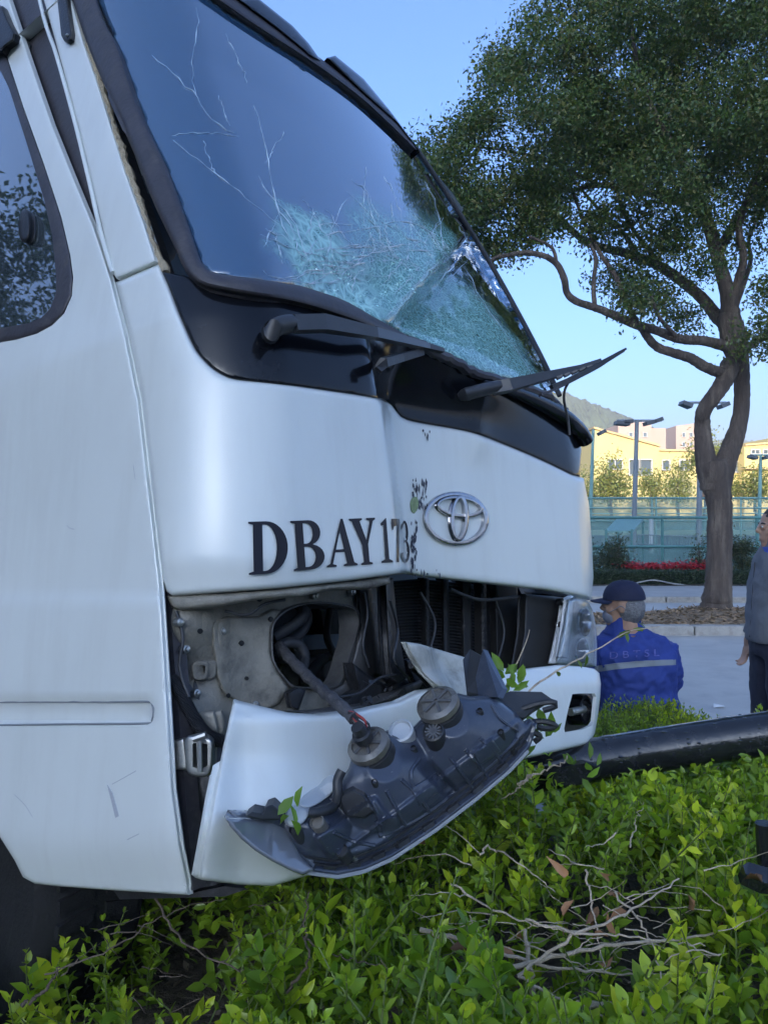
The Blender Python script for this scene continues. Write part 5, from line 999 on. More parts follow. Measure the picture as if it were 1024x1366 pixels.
for s in (9, 14, 21): g = MB(); g.tube([Vector(q[s])+Vector(q[s+1]-q[s])*.2, Vector(q[s+1])], [.0652, .0652], 28); g.build('seam_ring', POSTM, post)
plate3('base_flange', [W(722, 1028, 2.2), W(780, 1018, 2.2), W(802, 1024, 2.2), W(800, 1034, 2.2), W(780, 1046, 2.2), W(735, 1050, 2.2)], POSTM, fp, .03)
bp = thing('broken_ironwork', 'broken black ironwork poking out of the hedge at the right edge', 'scrap', tuple(W(1020, 1150, 1.6)))
g = MB(); g.tube([W(1019, 1098, 1.6), W(1022, 1152, 1.6)], .019, 12); g.build('pipe_stub', POSTM, bp); plate3('iron_plate', [W(990, 1154, 1.56), W(998, 1150, 1.57), W(1045, 1164, 1.56), W(1045, 1180, 1.54), W(1020, 1178, 1.54), W(994, 1166, 1.55)], POSTM, bp, .03)
g = MB(); o = g.box(W(875, 1052, 2.75), (.035, .03, .045)).build('white_marker', mat('white_block', (.7, .7, .69), .6, var=.1, vscale=20), None, smooth=False); bv = o.modifiers.new('bevel', 'BEVEL'); bv.width = .006; bv.segments = 2; setp(o, 'small white block standing below the fallen post', 'block')

# ------------------------------------------------------------------ people
def realise(name, g, m, parent, voxel, smooth=4, disp=None, **k):
    """melts overlapping volumes into one continuous surface"""
    o = g.build(name, m, parent, ang=180, **k); r = o.modifiers.new('r', 'REMESH'); r.mode = 'VOXEL'; r.voxel_size = voxel; r.use_smooth_shade = True
    s = o.modifiers.new('s', 'SMOOTH'); s.iterations = smooth; s.factor = .5
    if disp:
        tx = bpy.data.textures.new('folds', 'CLOUDS'); tx.noise_scale = disp[1]; tx.noise_depth = 2; d = o.modifiers.new('d', 'DISPLACE'); d.texture = tx; d.strength = disp[0]; d.mid_level = .5; d.texture_coords = 'LOCAL'
    dg = bpy.context.evaluated_depsgraph_get(); me = bpy.data.meshes.new_from_object(o.evaluated_get(dg)); o.modifiers.clear(); o.data = me
    if not me.materials: me.materials.append(m)
    me.polygons.foreach_set('use_smooth', np.ones(len(me.polygons), bool)); return o
def loft(g, rings, n=24):
    V = []; 
    for (c, a, b) in rings:
        for j in range(n): t = 2*math.pi*j/n; V.append(Vector(c)+Vector(a)*math.copysign(abs(math.cos(t))**.85, math.cos(t))+Vector(b)*math.copysign(abs(math.sin(t))**.85, math.sin(t)))
    F = [(i*n+j, i*n+(j+1) % n, (i+1)*n+(j+1) % n, (i+1)*n+j) for i in range(len(rings)-1) for j in range(n)]; F += [tuple(range(n-1, -1, -1)), tuple((len(rings)-1)*n+j for j in range(n))]; g.add(V, F)
SKIN = mat('skin', (.42, .25, .17), .5, var=.12, vscale=30, sss=.08)
def head(g, c, f, up=Vector((0, 0, 1)), s=1.0):
    """c centre of the skull, f the way the face looks"""
    f = Vector(f).normalized(); l = up.cross(f); ax = (f, l, up); P = lambda a, b, h: Vector(c)+(f*a+l*b+up*h)*s
    e = lambda p, r: g.ell(P(*p), tuple(q*s for q in r), ax, 18, 12)
    e((-.012, 0, .02), (.098, .076, .095)); e((.028, 0, -.045), (.062, .058, .075)); e((.055, 0, -.095), (.028, .030, .024)); e((.072, 0, .012), (.020, .052, .016)); e((.045, .038, -.03), (.035, .024, .022)); e((.045, -.038, -.03), (.035, .024, .022))
    g.tube([P(.088, 0, .008), P(.106, 0, -.022), P(.098, 0, -.034)], [.008*s, .0125*s, .010*s], 8); e((.083, 0, -.062), (.012, .022, .006)); e((.082, 0, -.073), (.011, .019, .006))
    for sd in (1, -1): e((-.005, .076*sd, -.012), (.020, .008, .032)); e((.086, .031*sd, -.004), (.008, .014, .008))
    g.tube([P(-.02, 0, -.06), P(-.035, 0, -.17)], [.055*s, .06*s], 14); return P, ax
def hand(g, wr, d, nrm, s=1.):
    d = Vector(d).normalized(); n = Vector(nrm); n = (n-d*n.dot(d)).normalized(); sd = d.cross(n); w = Vector(wr)
    g.ell(w+d*.045*s, (.05*s, .040*s, .017*s), (d, sd, n), 12, 8); g.tube([w-d*.03, w+d*.02], [.026*s, .026*s], 8)
    for k, (o, ln) in enumerate(((-.030, .062), (-.010, .072), (.010, .068), (.029, .052))):
        b = w+d*.082*s+sd*o*s; g.tube([b-d*.02, b+d*ln*.45*s+n*.004, b+d*ln*.8*s+n*.018*s, b+d*ln*.9*s+n*.036*s], [.0095*s, .009*s, .008*s, .0065*s], 8)
    b = w+d*.02*s-sd*.032*s; g.tube([b, b+(d*.6-sd)*.03*s+n*.01, b+(d-sd*.5)*.055*s+n*.02], [.012*s, .0105*s, .008*s], 8)
def cast(o, px, lift=.004):
    from mathutils.bvhtree import BVHTree
    me = o.data; og = ORG[o]; bv = BVHTree.FromPolygons([v.co+og for v in me.vertices], [tuple(p.vertices) for p in me.polygons]); out = []; last = None
    for x, y in px:
        d = Vector(((x-512)/FPX, 1, -(y-683)/FPX)).normalized(); h = bv.ray_cast(Vector((0, 0, CAM_H)), d); p = h[0] if h[0] is not None else last
        if p is None: p = Vector((0, 0, CAM_H))+d*4.1
        last = p; out.append(p-d*lift if h[0] is not None else p)
    return out
# -- crouching man in the blue jacket
YM = 4.1; mx = (846-512)/FPX*YM
m1 = thing('person', 'person crouching with their back turned in a blue jacket, navy cap and face mask', 'person', (mx, YM, .1))
g = MB(); hc = W(829, 806, YM-.02); face1 = Vector((-.93, .36, -.02)); Ph, axh = head(g, hc, face1)
loft(g, [((mx, YM, z), (w, 0, 0), (0, d, 0)) for z, w, d in ((.36, .15, .11), (.55, .15, .10), (.8, .17, .10), (.90, .12, .07), (.97, .055, .05))])
g.tube([Vector((mx-.03, YM, .97)), Vector(hc)+Vector((0, 0, -.06))], [.058, .055], 14)
for s in (1, -1):
    g.tube([(mx+s*.14, YM, .86), (mx+s*.21, YM+.08, .66), (mx+s*.13, YM+.30, .60), (mx+s*.07, YM+.40, .60)], [.05, .042, .034, .026], 10); hand(g, (mx+s*.07, YM+.40, .60), (-s*.4, 1, -.1), (0, .2, -1))
    g.tube([(mx+s*.10, YM, .38), (mx+s*.17, YM+.38, .55), (mx+s*.15, YM+.18, .18), (mx+s*.15, YM+.20, .13)], [.075, .06, .045, .035], 10); g.ell((mx+s*.15, YM+.27, .125), (.042, .12, .03), None, 10, 8)
realise('body', g, SKIN, m1, .007)
g = MB(); loft(g, [((mx+dx, YM+dy, z), (w, 0, 0), (0, d, 0)) for z, w, d, dx, dy in ((.40, .185, .135, .02, 0), (.52, .195, .14, .02, -.01), (.64, .20, .142, .01, -.02), (.76, .205, .14, 0, -.03), (.86, .215, .13, 0, -.02), (.92, .19, .115, -.01, 0), (.965, .115, .095, -.03, .01), (1.0, .075, .075, -.05, .01), (1.055, .080, .085, -.050, .012))], 32)
for s in (1, -1): g.tube([(mx+s*.165, YM-.005, .885), (mx+s*.205, YM+.03, .77), (mx+s*.225, YM+.09, .66), (mx+s*.16, YM+.26, .60), (mx+s*.09, YM+.37, .60)], [.066, .064, .062, .055, .045], 14)
jk = realise('jacket', g, mat('blue_cloth', (.024, .050, .25), .8, var=.12, vscale=8, bump=.4, bscale=14, dist=.012), m1, .010, 3, (.052, .07))
g = MB()
for s in (1, -1): g.tube([(mx+s*.10, YM, .40), (mx+s*.17, YM+.38, .56), (mx+s*.15, YM+.20, .18)], [.10, .085, .065], 12)
loft(g, [((mx, YM, z), (w, 0, 0), (0, d, 0)) for z, w, d in ((.28, .14, .11), (.36, .175, .13), (.44, .17, .12))]); realise('trousers', g, mat('navy_cloth', (.018, .022, .042), .8, var=.2, vscale=10, bump=.3, bscale=20), m1, .012, 4, (.02, .09))
g = MB()
for s in (1, -1): g.ell((mx+s*.15, YM+.27, .13), (.05, .14, .04), None, 12, 8)
g.build('shoes', mat('shoe', (.02, .02, .02), .5), m1)
g = MB(); loft(g, [((mx-.052+dx, YM+.012, z), (r, 0, 0), (0, r*1.02, 0)) for z, r, dx in ((.955, .105, .0), (.985, .088, -.002), (1.045, .084, -.008), (1.05, .078, -.008), (.99, .07, 0))], 26); g.build('collar', MATS['blue_cloth'], jk)
hairM = mat('grey_hair', (.20, .20, .21), .7, var=.4, vscale=90, bump=.6, bscale=160)
g = MB(); g.ell(Ph(-.042, 0, -.016), (.077, .082, .092), axh, 20, 12); realise('hair', g, hairM, m1, .006, 2, (.008, .02))
NAVY = mat('cap_cloth', (.014, .018, .05), .8, var=.15, vscale=20, bump=.25, bscale=60)
g = MB(); prof = []; n = 28; f, l, u = axh; V = []; K = 9
for i in range(K):
    t = i/(K-1)*math.pi/2
    for j in range(n): a = 2*math.pi*j/n; V.append(Ph(-.010+.110*math.cos(a)*math.cos(t)**.8, .089*math.sin(a)*math.cos(t)**.8, .028+.100*math.sin(t)))
g.add(V, [(i*n+j, i*n+(j+1) % n, (i+1)*n+(j+1) % n, (i+1)*n+j) for i in range(K-1) for j in range(n)]); cp = g.build('cap', NAVY, m1)
g = MB(); V = []
for i in range(5):
    for j in range(13): a = (j/12-.5)*2.1; rr = .098+.075*i/4*max(.0, math.cos(a*.9)); V.append(Ph(-.008+rr*math.cos(a), .089*(1+.1*i/4)*math.sin(a), .032-.012*(i/4)-.010*abs(math.sin(a))))
Vb = [Vector(p)-u*.005 for p in V]; F = [(i*13+j, i*13+j+1, (i+1)*13+j+1, (i+1)*13+j) for i in range(4) for j in range(12)]; g.add(V+Vb, F+[tuple(q+65 for q in f_[::-1]) for f_ in F]+[(52+j, 53+j, 118+j, 117+j) for j in range(12)]); g.build('peak', NAVY, cp)
g = MB(); g.ell(Ph(0, 0, .128), (.008, .008, .004), axh, 8, 5); g.build('button', NAVY, cp)
g = MB(); g.ell(Ph(.052, 0, -.062), (.050, .055, .046), axh, 18, 12); realise('face_mask', g, mat('mask_cloth', (.20, .21, .26), .8), m1, .007, 3)
for s in (1, -1): g = MB(); g.tube(crv([Ph(.055, .060*s, -.035), Ph(.03, .075*s, -.02), Ph(.0, .084*s, .0), Ph(-.02, .088*s, -.012)], 12), .0022, 6); g.build('mask_strap', MATS['mask_cloth'], m1)
tape = [(793, 889), (820, 885), (850, 882), (880, 880.5), (901, 880), (901, 887), (880, 888), (850, 890), (820, 893), (793, 897)]
P, T = fill(tape, (), 4); Vf = np.array(cast(jk, P, .005)); Vv, F = thick(Vf, Vf+np.array([0, .006, 0]), T); mobj('reflective_tape', Vv, F, mat('reflective_tape', (.21, .24, .27), .5), jk)
fc = bpy.data.curves.new('letters', 'FONT'); fc.body = 'D B T S L'; fc.size = 1; fo = bpy.data.objects.new('letters', fc); scene.collection.objects.link(fo); dg = bpy.context.evaluated_depsgraph_get(); me = bpy.data.meshes.new_from_object(fo.evaluated_get(dg)); bpy.data.objects.remove(fo)
vv = np.array([tuple(v.co) for v in me.vertices]); lo, hi = vv.min(0), vv.max(0); q = np.stack([813+(vv[:, 0]-lo[0])/(hi[0]-lo[0])*66, 879-(vv[:, 1]-lo[1])/(hi[1]-lo[1])*9.5-(vv[:, 0]-lo[0])/(hi[0]-lo[0])*4], 1)
mobj('lettering', np.array(cast(jk, q, .006)), [tuple(p.vertices) for p in me.polygons], mat('pale_print', (.12, .13, .38), .8, var=.5, vscale=90), jk, label='faded pale capitals across the back')
# -- standing man cut by the right edge
YS = 4.3; sx = (1037-512)/FPX*YS
m2 = thing('person', 'person standing on the road in a grey jacket and dark trousers', 'person', (sx, YS, 0))
g = MB(); hc2 = W(1035, 703, YS); Ph2, ax2h = head(g, hc2, (-1, .10, .0))
loft(g, [((sx, YS, z), (.085, 0, 0), (0, w, 0)) for z, w in ((.86, .15), (1.0, .14), (1.2, .15), (1.29, .15), (1.35, .09), (1.39, .05))]); g.tube([Vector((sx, YS, 1.36)), Vector(hc2)+Vector((.02, 0, -.08))], [.058, .055], 14)
for s in (1, -1):
    g.tube([(sx, YS+s*.17, 1.33), (sx+.02, YS+s*.22, 1.06), (sx-.07, YS+s*.20, .84)], [.05, .04, .03], 10); hand(g, (sx-.07, YS+s*.20, .84), (-.25, 0, -1), (-1, 0, 0))
    g.tube([(sx, YS+s*.09, .88), (sx-.01, YS+s*.10, .48), (sx+.01, YS+s*.10, .09)], [.085, .06, .042], 12); g.ell((sx-.05, YS+s*.10, .045), (.13, .045, .04), None, 12, 8)
realise('body', g, SKIN, m2, .007)
g = MB(); loft(g, [((sx+dx, YS, z), (a, 0, 0), (0, w, 0)) for z, a, w, dx in ((.88, .150, .185, .0), (.92, .155, .19, 0), (1.02, .15, .185, -.005), (1.18, .14, .19, 0), (1.30, .125, .195, .01), (1.37, .105, .15, .01), (1.42, .085, .095, .005), (1.47, .080, .085, -.005))], 30)
for s in (1, -1): g.tube([(sx+.01, YS+s*.165, 1.33), (sx+.03, YS+s*.225, 1.08), (sx-.055, YS+s*.205, .88)], [.068, .06, .048], 14)
j2 = realise('jacket', g, mat('grey_cloth', (.135, .145, .165), .8, var=.12, vscale=10, bump=.4, bscale=22, dist=.01), m2, .011, 4, (.024, .10))
g = MB()
for s in (1, -1): g.tube([(sx, YS+s*.085, .92), (sx-.005, YS+s*.10, .5), (sx+.01, YS+s*.10, .08)], [.115, .095, .085], 14)
loft(g, [((sx, YS, z), (.125, 0, 0), (0, .17, 0)) for z in (.80, .93)]); realise('trousers', g, MATS['navy_cloth'], m2, .012, 4, (.02, .09))
g = MB()
for s in (1, -1): g.ell((sx-.05, YS+s*.10, .045), (.14, .052, .045), None, 12, 8)
g.build('shoes', MATS['shoe'], m2)
g = MB(); g.ell(Ph2(-.018, 0, .042), (.094, .081, .080), ax2h, 20, 12); realise('hair', g, mat('dark_hair', (.03, .026, .024), .6, var=.4, vscale=90, bump=.6, bscale=160), m2, .006, 2, (.008, .02))
for s in (1, -1):
    g = MB(); g.ell(Ph2(.088, .030*s, .001), (.007, .011, .006), ax2h, 10, 6); e = g.build('eye', mat('eye_white', (.6, .58, .55), .2), m2); g = MB(); g.ell(Ph2(.0935, .030*s, .001), (.0025, .005, .005), ax2h, 8, 5); g.build('iris', mat('iris', (.03, .02, .015), .2), e)
    g = MB(); g.tube([Ph2(.088, .018*s, .019), Ph2(.088, .03*s, .023), Ph2(.078, .046*s, .018)], .0035, 6); g.build('eyebrow', MATS['dark_hair'], m2)
P, T = fill([(1004, 735), (1024, 726), (1024, 752), (1018, 762)], (), 4)
g = MB(); loft(g, [((sx-.045, YS-.03, z), (.045, 0, 0), (0, .06, 0)) for z in (1.32, 1.38, 1.405)], 14); g.build('shirt_collar', mat('blue_shirt', (.05, .10, .42), .8), m2)
g = MB(); g.tube([Vector(p) for p in cast(j2, [(1006, 750), (1003, 790), (999, 850)], .002)], .003, 6); g.build('zip', mat('zip', (.05, .05, .055), .5), j2)
# ------------------------------------------------------------------ hedges
SOILZ = .34
X, Y = np.meshgrid(np.linspace(-4, 6, 70), np.linspace(-2.2, 3.2, 50)); Z = SOILZ+.015*RNG.normal(size=X.shape)
Z = np.where(Y > 3.12, .1, Z)
mobj('soil', np.stack([X.ravel(), Y.ravel(), Z.ravel()], 1), [(j*70+i, j*70+i+1, (j+1)*70+i+1, (j+1)*70+i) for j in range(49) for i in range(69)], SOIL, kind='structure')
HL = leafmat('hedge_leaf', .30, .42)
def gap(x, y): return np.exp(-(((x-.44)/.34)**2+((y-1.52)/.27)**2))
def top(x, y):
    h = .86+.06*np.sin(x*6+1)*np.cos(y*5+.4)+.045*np.sin(x*15+y*11)*np.cos(y*17-x*6)
    h = h-.12*sstep(y, 2.1, 2.7)-.19*gap(x, y)
    under = sstep(x*0.8065-(y-1.32)*.582+.20, .10, -.25)*sstep(y, 1.15, 1.35)        # below the bus
    h = h-.12*sstep(x/y, -.18, -.34)
    return h-.10*under+.06*np.exp(-(((x-.30)/.25)**2+((y-1.85)/.25)**2))
def shoots(n, xr, yr, tf, lean=1.0, ln=(.10, .22), pairs=8, lsz=.036, dens_f=None, tint=1., tip=.5, zdeep=.17):
    x = RNG.uniform(*xr, n); y = RNG.uniform(*yr, n)
    if dens_f is not None: k = RNG.random(n) < dens_f(x, y); x, y = x[k], y[k]
    n = len(x); z = tf(x, y)-RNG.random(n)**1.4*zdeep; L = RNG.uniform(*ln, n); a = RNG.uniform(0, 2*math.pi, n); le = RNG.random(n)*lean
    d = np.stack([np.cos(a)*le, np.sin(a)*le-.10, np.ones(n)], 1); d /= np.linalg.norm(d, axis=1, keepdims=True); b = np.stack([x, y, z], 1)-d*L[:, None]*.75
    s0 = np.cross(d, np.array([0, 0, 1.])+unit(n)*.3); s0 /= np.linalg.norm(s0, axis=1, keepdims=True); s1 = np.cross(d, s0)
    pos = []; dr = []; nr = []; ln_ = []; col = []; base_dark = np.array([.13, .23, .028]); base_mid = np.array([.34, .46, .032]); lime = np.array([.55, .60, .045])  # dark, middle and lime greens of the leaves themselves
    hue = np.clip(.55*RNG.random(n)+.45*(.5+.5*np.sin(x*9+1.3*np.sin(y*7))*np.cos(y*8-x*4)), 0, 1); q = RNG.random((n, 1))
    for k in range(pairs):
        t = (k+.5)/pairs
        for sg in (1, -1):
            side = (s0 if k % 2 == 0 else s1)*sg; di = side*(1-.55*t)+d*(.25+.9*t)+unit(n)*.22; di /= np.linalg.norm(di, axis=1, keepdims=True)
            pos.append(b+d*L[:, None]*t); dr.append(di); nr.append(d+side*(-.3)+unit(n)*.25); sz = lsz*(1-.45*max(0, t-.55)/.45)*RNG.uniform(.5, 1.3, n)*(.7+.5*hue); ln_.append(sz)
            f = np.clip(hue*.7+tip*t*1.0-.08, 0, 1)[:, None]; c = base_dark*(1-f)+base_mid*f; f2 = np.clip((f-.6)/.4, 0, 1)*(hue > .6)[:, None]; col.append((c*(1-f2)+lime*f2)*RNG.uniform(.7, 1.3, (n, 1))*tint)
    return (np.concatenate(pos), np.concatenate(dr), np.concatenate(nr), np.concatenate(ln_), np.concatenate(col)), (b, b+d*L[:, None])
def hidden(p):
    """inside the bus, the lamp or the post"""
    loc = (p-BO)@BM.T; inb = (gin(loc, -.05) > 0) & (loc[:, 2] > -.60)
    q = np.stack([512+p[:, 0]/p[:, 1]*FPX, 683-(p[:, 2]-CAM_H)/p[:, 1]*FPX], 1); yb = hl_base(q)
    inl = inpoly(q, HL_O) & (p[:, 1] < yb+.05) | (inpoly(q, np.array(HL_O)+np.array([0, 6])) & (p[:, 1] < yb))
    a = np.array(W(690, 1032, 2.30)); d = np.array(W(1180, 955, 2.26))-a; dl = np.linalg.norm(d); d = d/dl; w = p-a; rr = np.linalg.norm(w-(w@d)[:, None]*d, axis=1); inp_ = (rr < .075)
    # the post stays in view: nothing tall right in front of it
    fr = (q[:, 0] > 740) & (p[:, 1] < 2.3) & (q[:, 1] < 1035-(q[:, 0]-740)*.14)
    blb = (q[:, 0] < 280) & (q[:, 1] < 1205) & (p[:, 1] < 2)
    iron = (q[:, 0] > 988) & (q[:, 1] > 1092) & (q[:, 1] < 1182) & (p[:, 1] < 1.66)
    brm = inpoly(q, np.array([(220, 760), (800, 760), (800, 990), (700, 1000), (700, 900), (300, 900), (300, 1080), (370, 1172), (240, 1190)])) & (p[:, 1] < 2.6)
    return iron | inb | inl | inp_ | fr | blb | brm
def stems(name, B, T_, m, parent, r=.0022, kind='stuff'):
    g = MB()
    for b, t in zip(B, T_): g.tube([Vector(b), Vector((b+t)/2)+Vector(RNG.normal(size=3))*.004, Vector(t)], [r, r*.8, r*.4], 4, cap=False)
    return g.build(name, m, parent, kind=kind)
TWIG = mat('twig', (.50, .40, .29), .85, var=.35, vscale=40, bump=.4, bscale=120); GSTEM = mat('green_stem', (.12, .16, .04), .7, var=.3, vscale=30)
# --- the hedge the bus has driven into
hedge = thing('hedge', 'bright green leafy hedge under and in front of the crashed bus', 'hedge', (.4, 1.7, SOILZ))
dn = lambda x, y: np.clip(1-.80*gap(x, y), 0, 1)*np.where((x > -.1+.9*(y-1.1)) | (y < 1.45), 1, .55)*(1-.93*sstep(x/y, -.13, -.24)*sstep(y, 1.44, 1.26))*(1-.5*sstep(x/y, -.12, -.2))*np.clip(.55+.9*np.sin(x*13+2*np.sin(y*9))*np.sin(y*12+x*5)+.35, .12, 1)
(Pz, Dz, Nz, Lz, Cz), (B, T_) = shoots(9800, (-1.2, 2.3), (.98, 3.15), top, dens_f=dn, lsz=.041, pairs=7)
h = hidden(Pz) | hidden(Pz+Dz*Lz[:, None]*1.1); k = ~h; Pz, Dz, Nz, Lz, Cz = Pz[k], Dz[k], Nz[k], Lz[k], Cz[k]
# the leaves that show largest are parts of their own
q = np.stack([512+Pz[:, 0]/Pz[:, 1]*FPX, 683-(Pz[:, 2]-CAM_H)/Pz[:, 1]*FPX], 1); infr = (q[:, 0] > 5) & (q[:, 0] < 1019) & (q[:, 1] > 1000) & (q[:, 1] < 1360)
tz = top(Pz[:, 0], Pz[:, 1])-Pz[:, 2]; sc_ = np.where(infr & (tz < .06), Lz/Pz[:, 1], 0); idx = np.argsort(-sc_)[:300]; rest = np.ones(len(Pz), bool); rest[idx] = False
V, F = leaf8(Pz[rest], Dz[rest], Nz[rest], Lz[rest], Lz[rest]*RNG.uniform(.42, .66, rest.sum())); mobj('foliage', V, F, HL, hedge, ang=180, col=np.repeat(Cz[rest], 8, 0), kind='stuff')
shapes = []
for v in range(6):
    cv = np.array([[.16, .28, .03], [.34, .46, .032], [.43, .52, .04], [.13, .23, .028], [.55, .60, .045], [.25, .38, .03]])[v]; xs = [0, .14, .30, .5, .72, .9, 1]; ws = [.02, .17, .25, .26, .19, .07, 0]; Vv = []; Fv = []
    for i, (a, w) in enumerate(zip(xs, ws)): dz = -.16*a*a+.02*math.sin(v+a*5); Vv += [(a, w, dz+.25*w), (a, 0, dz), (a, -w, dz+.25*w)]
    for i in range(6): Fv += [(3*i, 3*i+1, 3*i+4, 3*i+3), (3*i+1, 3*i+2, 3*i+5, 3*i+4)]
    o = mobj('leaf', np.array(Vv), Fv, HL, None, ang=180, col=np.repeat(cv[None], len(Vv), 0)); shapes.append(o.data); bpy.data.objects.remove(o)
for i in idx:
    c = Cz[i]; v = int(np.argmin([abs(a-c[1]) for a in (.28, .46, .52, .23, .60, .38)])); o = bpy.data.objects.new('leaf', shapes[v]); scene.collection.objects.link(o); o.parent = hedge
    d = Vector(Dz[i]).normalized(); n = Vector(Nz[i]); s = n.cross(d).normalized(); n = d.cross(s); M = Matrix((d, s, n)).transposed().to_4x4()*1.0; M = M @ Matrix.Scale(Lz[i]*1.08, 4); M.translation = Vector(Pz[i])-ORG[hedge]; o.matrix_basis = M
kk = ~hidden(T_) & ~hidden((B+T_)/2); stems('stem', B[kk], T_[kk], GSTEM, hedge)
DTW = mat('shaded_twig', (.12, .09, .065), .9, var=.35, vscale=40)  # darker copy of the twig colour, painting in shade at the lower left
# long shoots standing clear of the mass
(P4, D4, N4, L4, C4), (B4, T4) = shoots(150, (-.15, 2.2), (1.0, 2.4), lambda x, y: top(x, y)+.10, lean=.8, ln=(.20, .34), pairs=9, lsz=.036, zdeep=.06, tip=.8)
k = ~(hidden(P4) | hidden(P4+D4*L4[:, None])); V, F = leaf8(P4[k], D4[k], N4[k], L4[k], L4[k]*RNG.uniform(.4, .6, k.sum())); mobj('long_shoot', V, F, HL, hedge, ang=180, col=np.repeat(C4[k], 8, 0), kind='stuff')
kk = ~hidden(T4) & ~hidden((B4+T4)/2) & ~hidden(B4); stems('stem', B4[kk], T4[kk], GSTEM, hedge, .0026)
# woody branches, each a part
def wood(L, r, parent=hedge, m=TWIG, n=24, wob=.0022):
    q = crv([W(*p) for p in L], n); q[1:-1] += RNG.normal(size=(n-2, 3))*wob; g = MB(); g.tube([Vector(p) for p in q], [r*.50*(1-.6*i/(n-1))*(1+RNG.normal()*.06) for i in range(n)], 8); return g.build('branch', m, parent)
for L, r in (([(708, 1420, 1.45), (712, 1340, 1.5), (706, 1280, 1.52), (700, 1240, 1.55)], .018), ([(640, 1300, 1.42), (720, 1280, 1.45), (800, 1262, 1.5), (900, 1255, 1.55), (960, 1240, 1.6)], .010), ([(560, 1240, 1.5), (640, 1262, 1.48), (740, 1290, 1.46), (850, 1300, 1.5)], .009), ([(690, 1302, 1.4), (760, 1250, 1.42), (830, 1220, 1.46), (905, 1172, 1.55)], .007), ([(690, 1302, 1.4), (740, 1330, 1.36), (790, 1350, 1.34), (830, 1380, 1.32)], .006), ([(780, 1160, 1.6), (790, 1210, 1.55), (800, 1262, 1.5), (806, 1290, 1.46)], .005), ([(600, 1180, 1.55), (650, 1210, 1.5), (720, 1236, 1.46), (790, 1245, 1.44)], .005), ([(700, 1226, 1.45), (770, 1245, 1.42), (840, 1250, 1.42), (940, 1262, 1.44)], .005), ([(770, 1340, 1.36), (850, 1345, 1.4), (930, 1340, 1.45), (1000, 1330, 1.5)], .014), ([(820, 1190, 1.55), (860, 1240, 1.48), (880, 1300, 1.42), (884, 1360, 1.38)], .005), ([(640, 1140, 1.7), (655, 1130, 1.72), (690, 1150, 1.65), (740, 1190, 1.6)], .005), ([(690, 1046, 1.75), (720, 1030, 1.74), (752, 1016, 1.72), (756, 1008, 1.72)], .006), ([(710, 1034, 1.74), (690, 1052, 1.76), (668, 1066, 1.8)], .005), ([(840, 1130, 1.7), (850, 1090, 1.8), (858, 1070, 1.85)], .004), ([(900, 1060, 2.2), (930, 1040, 2.4), (950, 1020, 2.5)], .006), ([(960, 1080, 2.1), (945, 1050, 2.3), (965, 1010, 2.5)], .006),
    ([(200, 1180, 1.5), (240, 1250, 1.45), (310, 1290, 1.4), (400, 1300, 1.4)], .005), ([(60, 1300, 1.5), (140, 1270, 1.5), (230, 1215, 1.5), (300, 1200, 1.5)], .004), ([(380, 1330, 1.3), (410, 1280, 1.32), (405, 1230, 1.36), (412, 1190, 1.4)], .006), ([(405, 1250, 1.35), (450, 1275, 1.33), (510, 1290, 1.3)], .004), ([(30, 1340, 1.5), (60, 1320, 1.5), (80, 1290, 1.5)], .008)): wood(L, r, m=TWIG if L[0][0] > 500 else DTW)
for i in range(70):
    x, y = random.gauss(780, 120), random.gauss(1255, 55); 
    if x < 560 or x > 1020: continue
    Yd = 1.36+random.uniform(0, .3); a = random.uniform(-.6, .6)+(math.pi if random.random() < .5 else 0); l = random.uniform(30, 110); wood([(x, y, Yd), (x+math.cos(a)*l*.5, y+math.sin(a)*l*.5+random.gauss(0, 8), Yd+random.uniform(-.05, .05)), (x+math.cos(a)*l, y+math.sin(a)*l+random.gauss(0, 10), Yd+random.uniform(-.1, .1))], random.uniform(.0014, .0034), n=10, wob=.0016)
DTW = mat('shaded_twig', (.12, .09, .065), .9, var=.35, vscale=40)
for i in range(26):
    x, y = random.uniform(60, 560), random.uniform(1210, 1360); Yd = 1.3+random.uniform(0, .2); a = random.uniform(-1.2, 1.2); l = random.uniform(40, 120); wood([(x, y, Yd), (x+math.cos(a)*l*.5, y+math.sin(a)*l*.5, Yd), (x+math.cos(a)*l, y+math.sin(a)*l+random.gauss(0, 12), Yd+.05)], random.uniform(.0012, .0024), n=10, wob=.0016, m=DTW)
# dry leaves caught in the broken part and litter on the soil
n = 22; px = np.stack([RNG.normal(760, 110, n), RNG.normal(1240, 50, n)], 1); Yd = RNG.uniform(1.38, 1.6, n); p = np.array([W(a[0], a[1], y_) for a, y_ in zip(px, Yd)])
V, F = leaf8(p, unit(n), unit(n), RNG.uniform(.025, .045, n), RNG.uniform(.014, .024, n), .6, .5); mobj('dry_leaf', V, F, LEAF_DRY, hedge, ang=180, col=np.repeat(np.array([.30, .15, .07])*RNG.uniform(.5, 1.5, (n, 1)), 8, 0), kind='stuff')
n = 2600; p = np.stack([RNG.uniform(-.6, 2.2, n), RNG.uniform(.9, 3.1, n), np.full(n, SOILZ+.02)], 1); V, F = leaf_verts(p, unit(n)*np.array([1, 1, .3]), np.array([0, 0, 1])+unit(n)*.5, RNG.uniform(.02, .05, n), RNG.uniform(.01, .025, n))
mobj('leaf_litter', V, F, LEAF_DRY, smooth=False, col=np.repeat(np.array([.16, .13, .10])*RNG.uniform(.4, 1.6, (n, 1)), 5, 0), kind='stuff', label='dead leaves on the soil under the broken hedge')
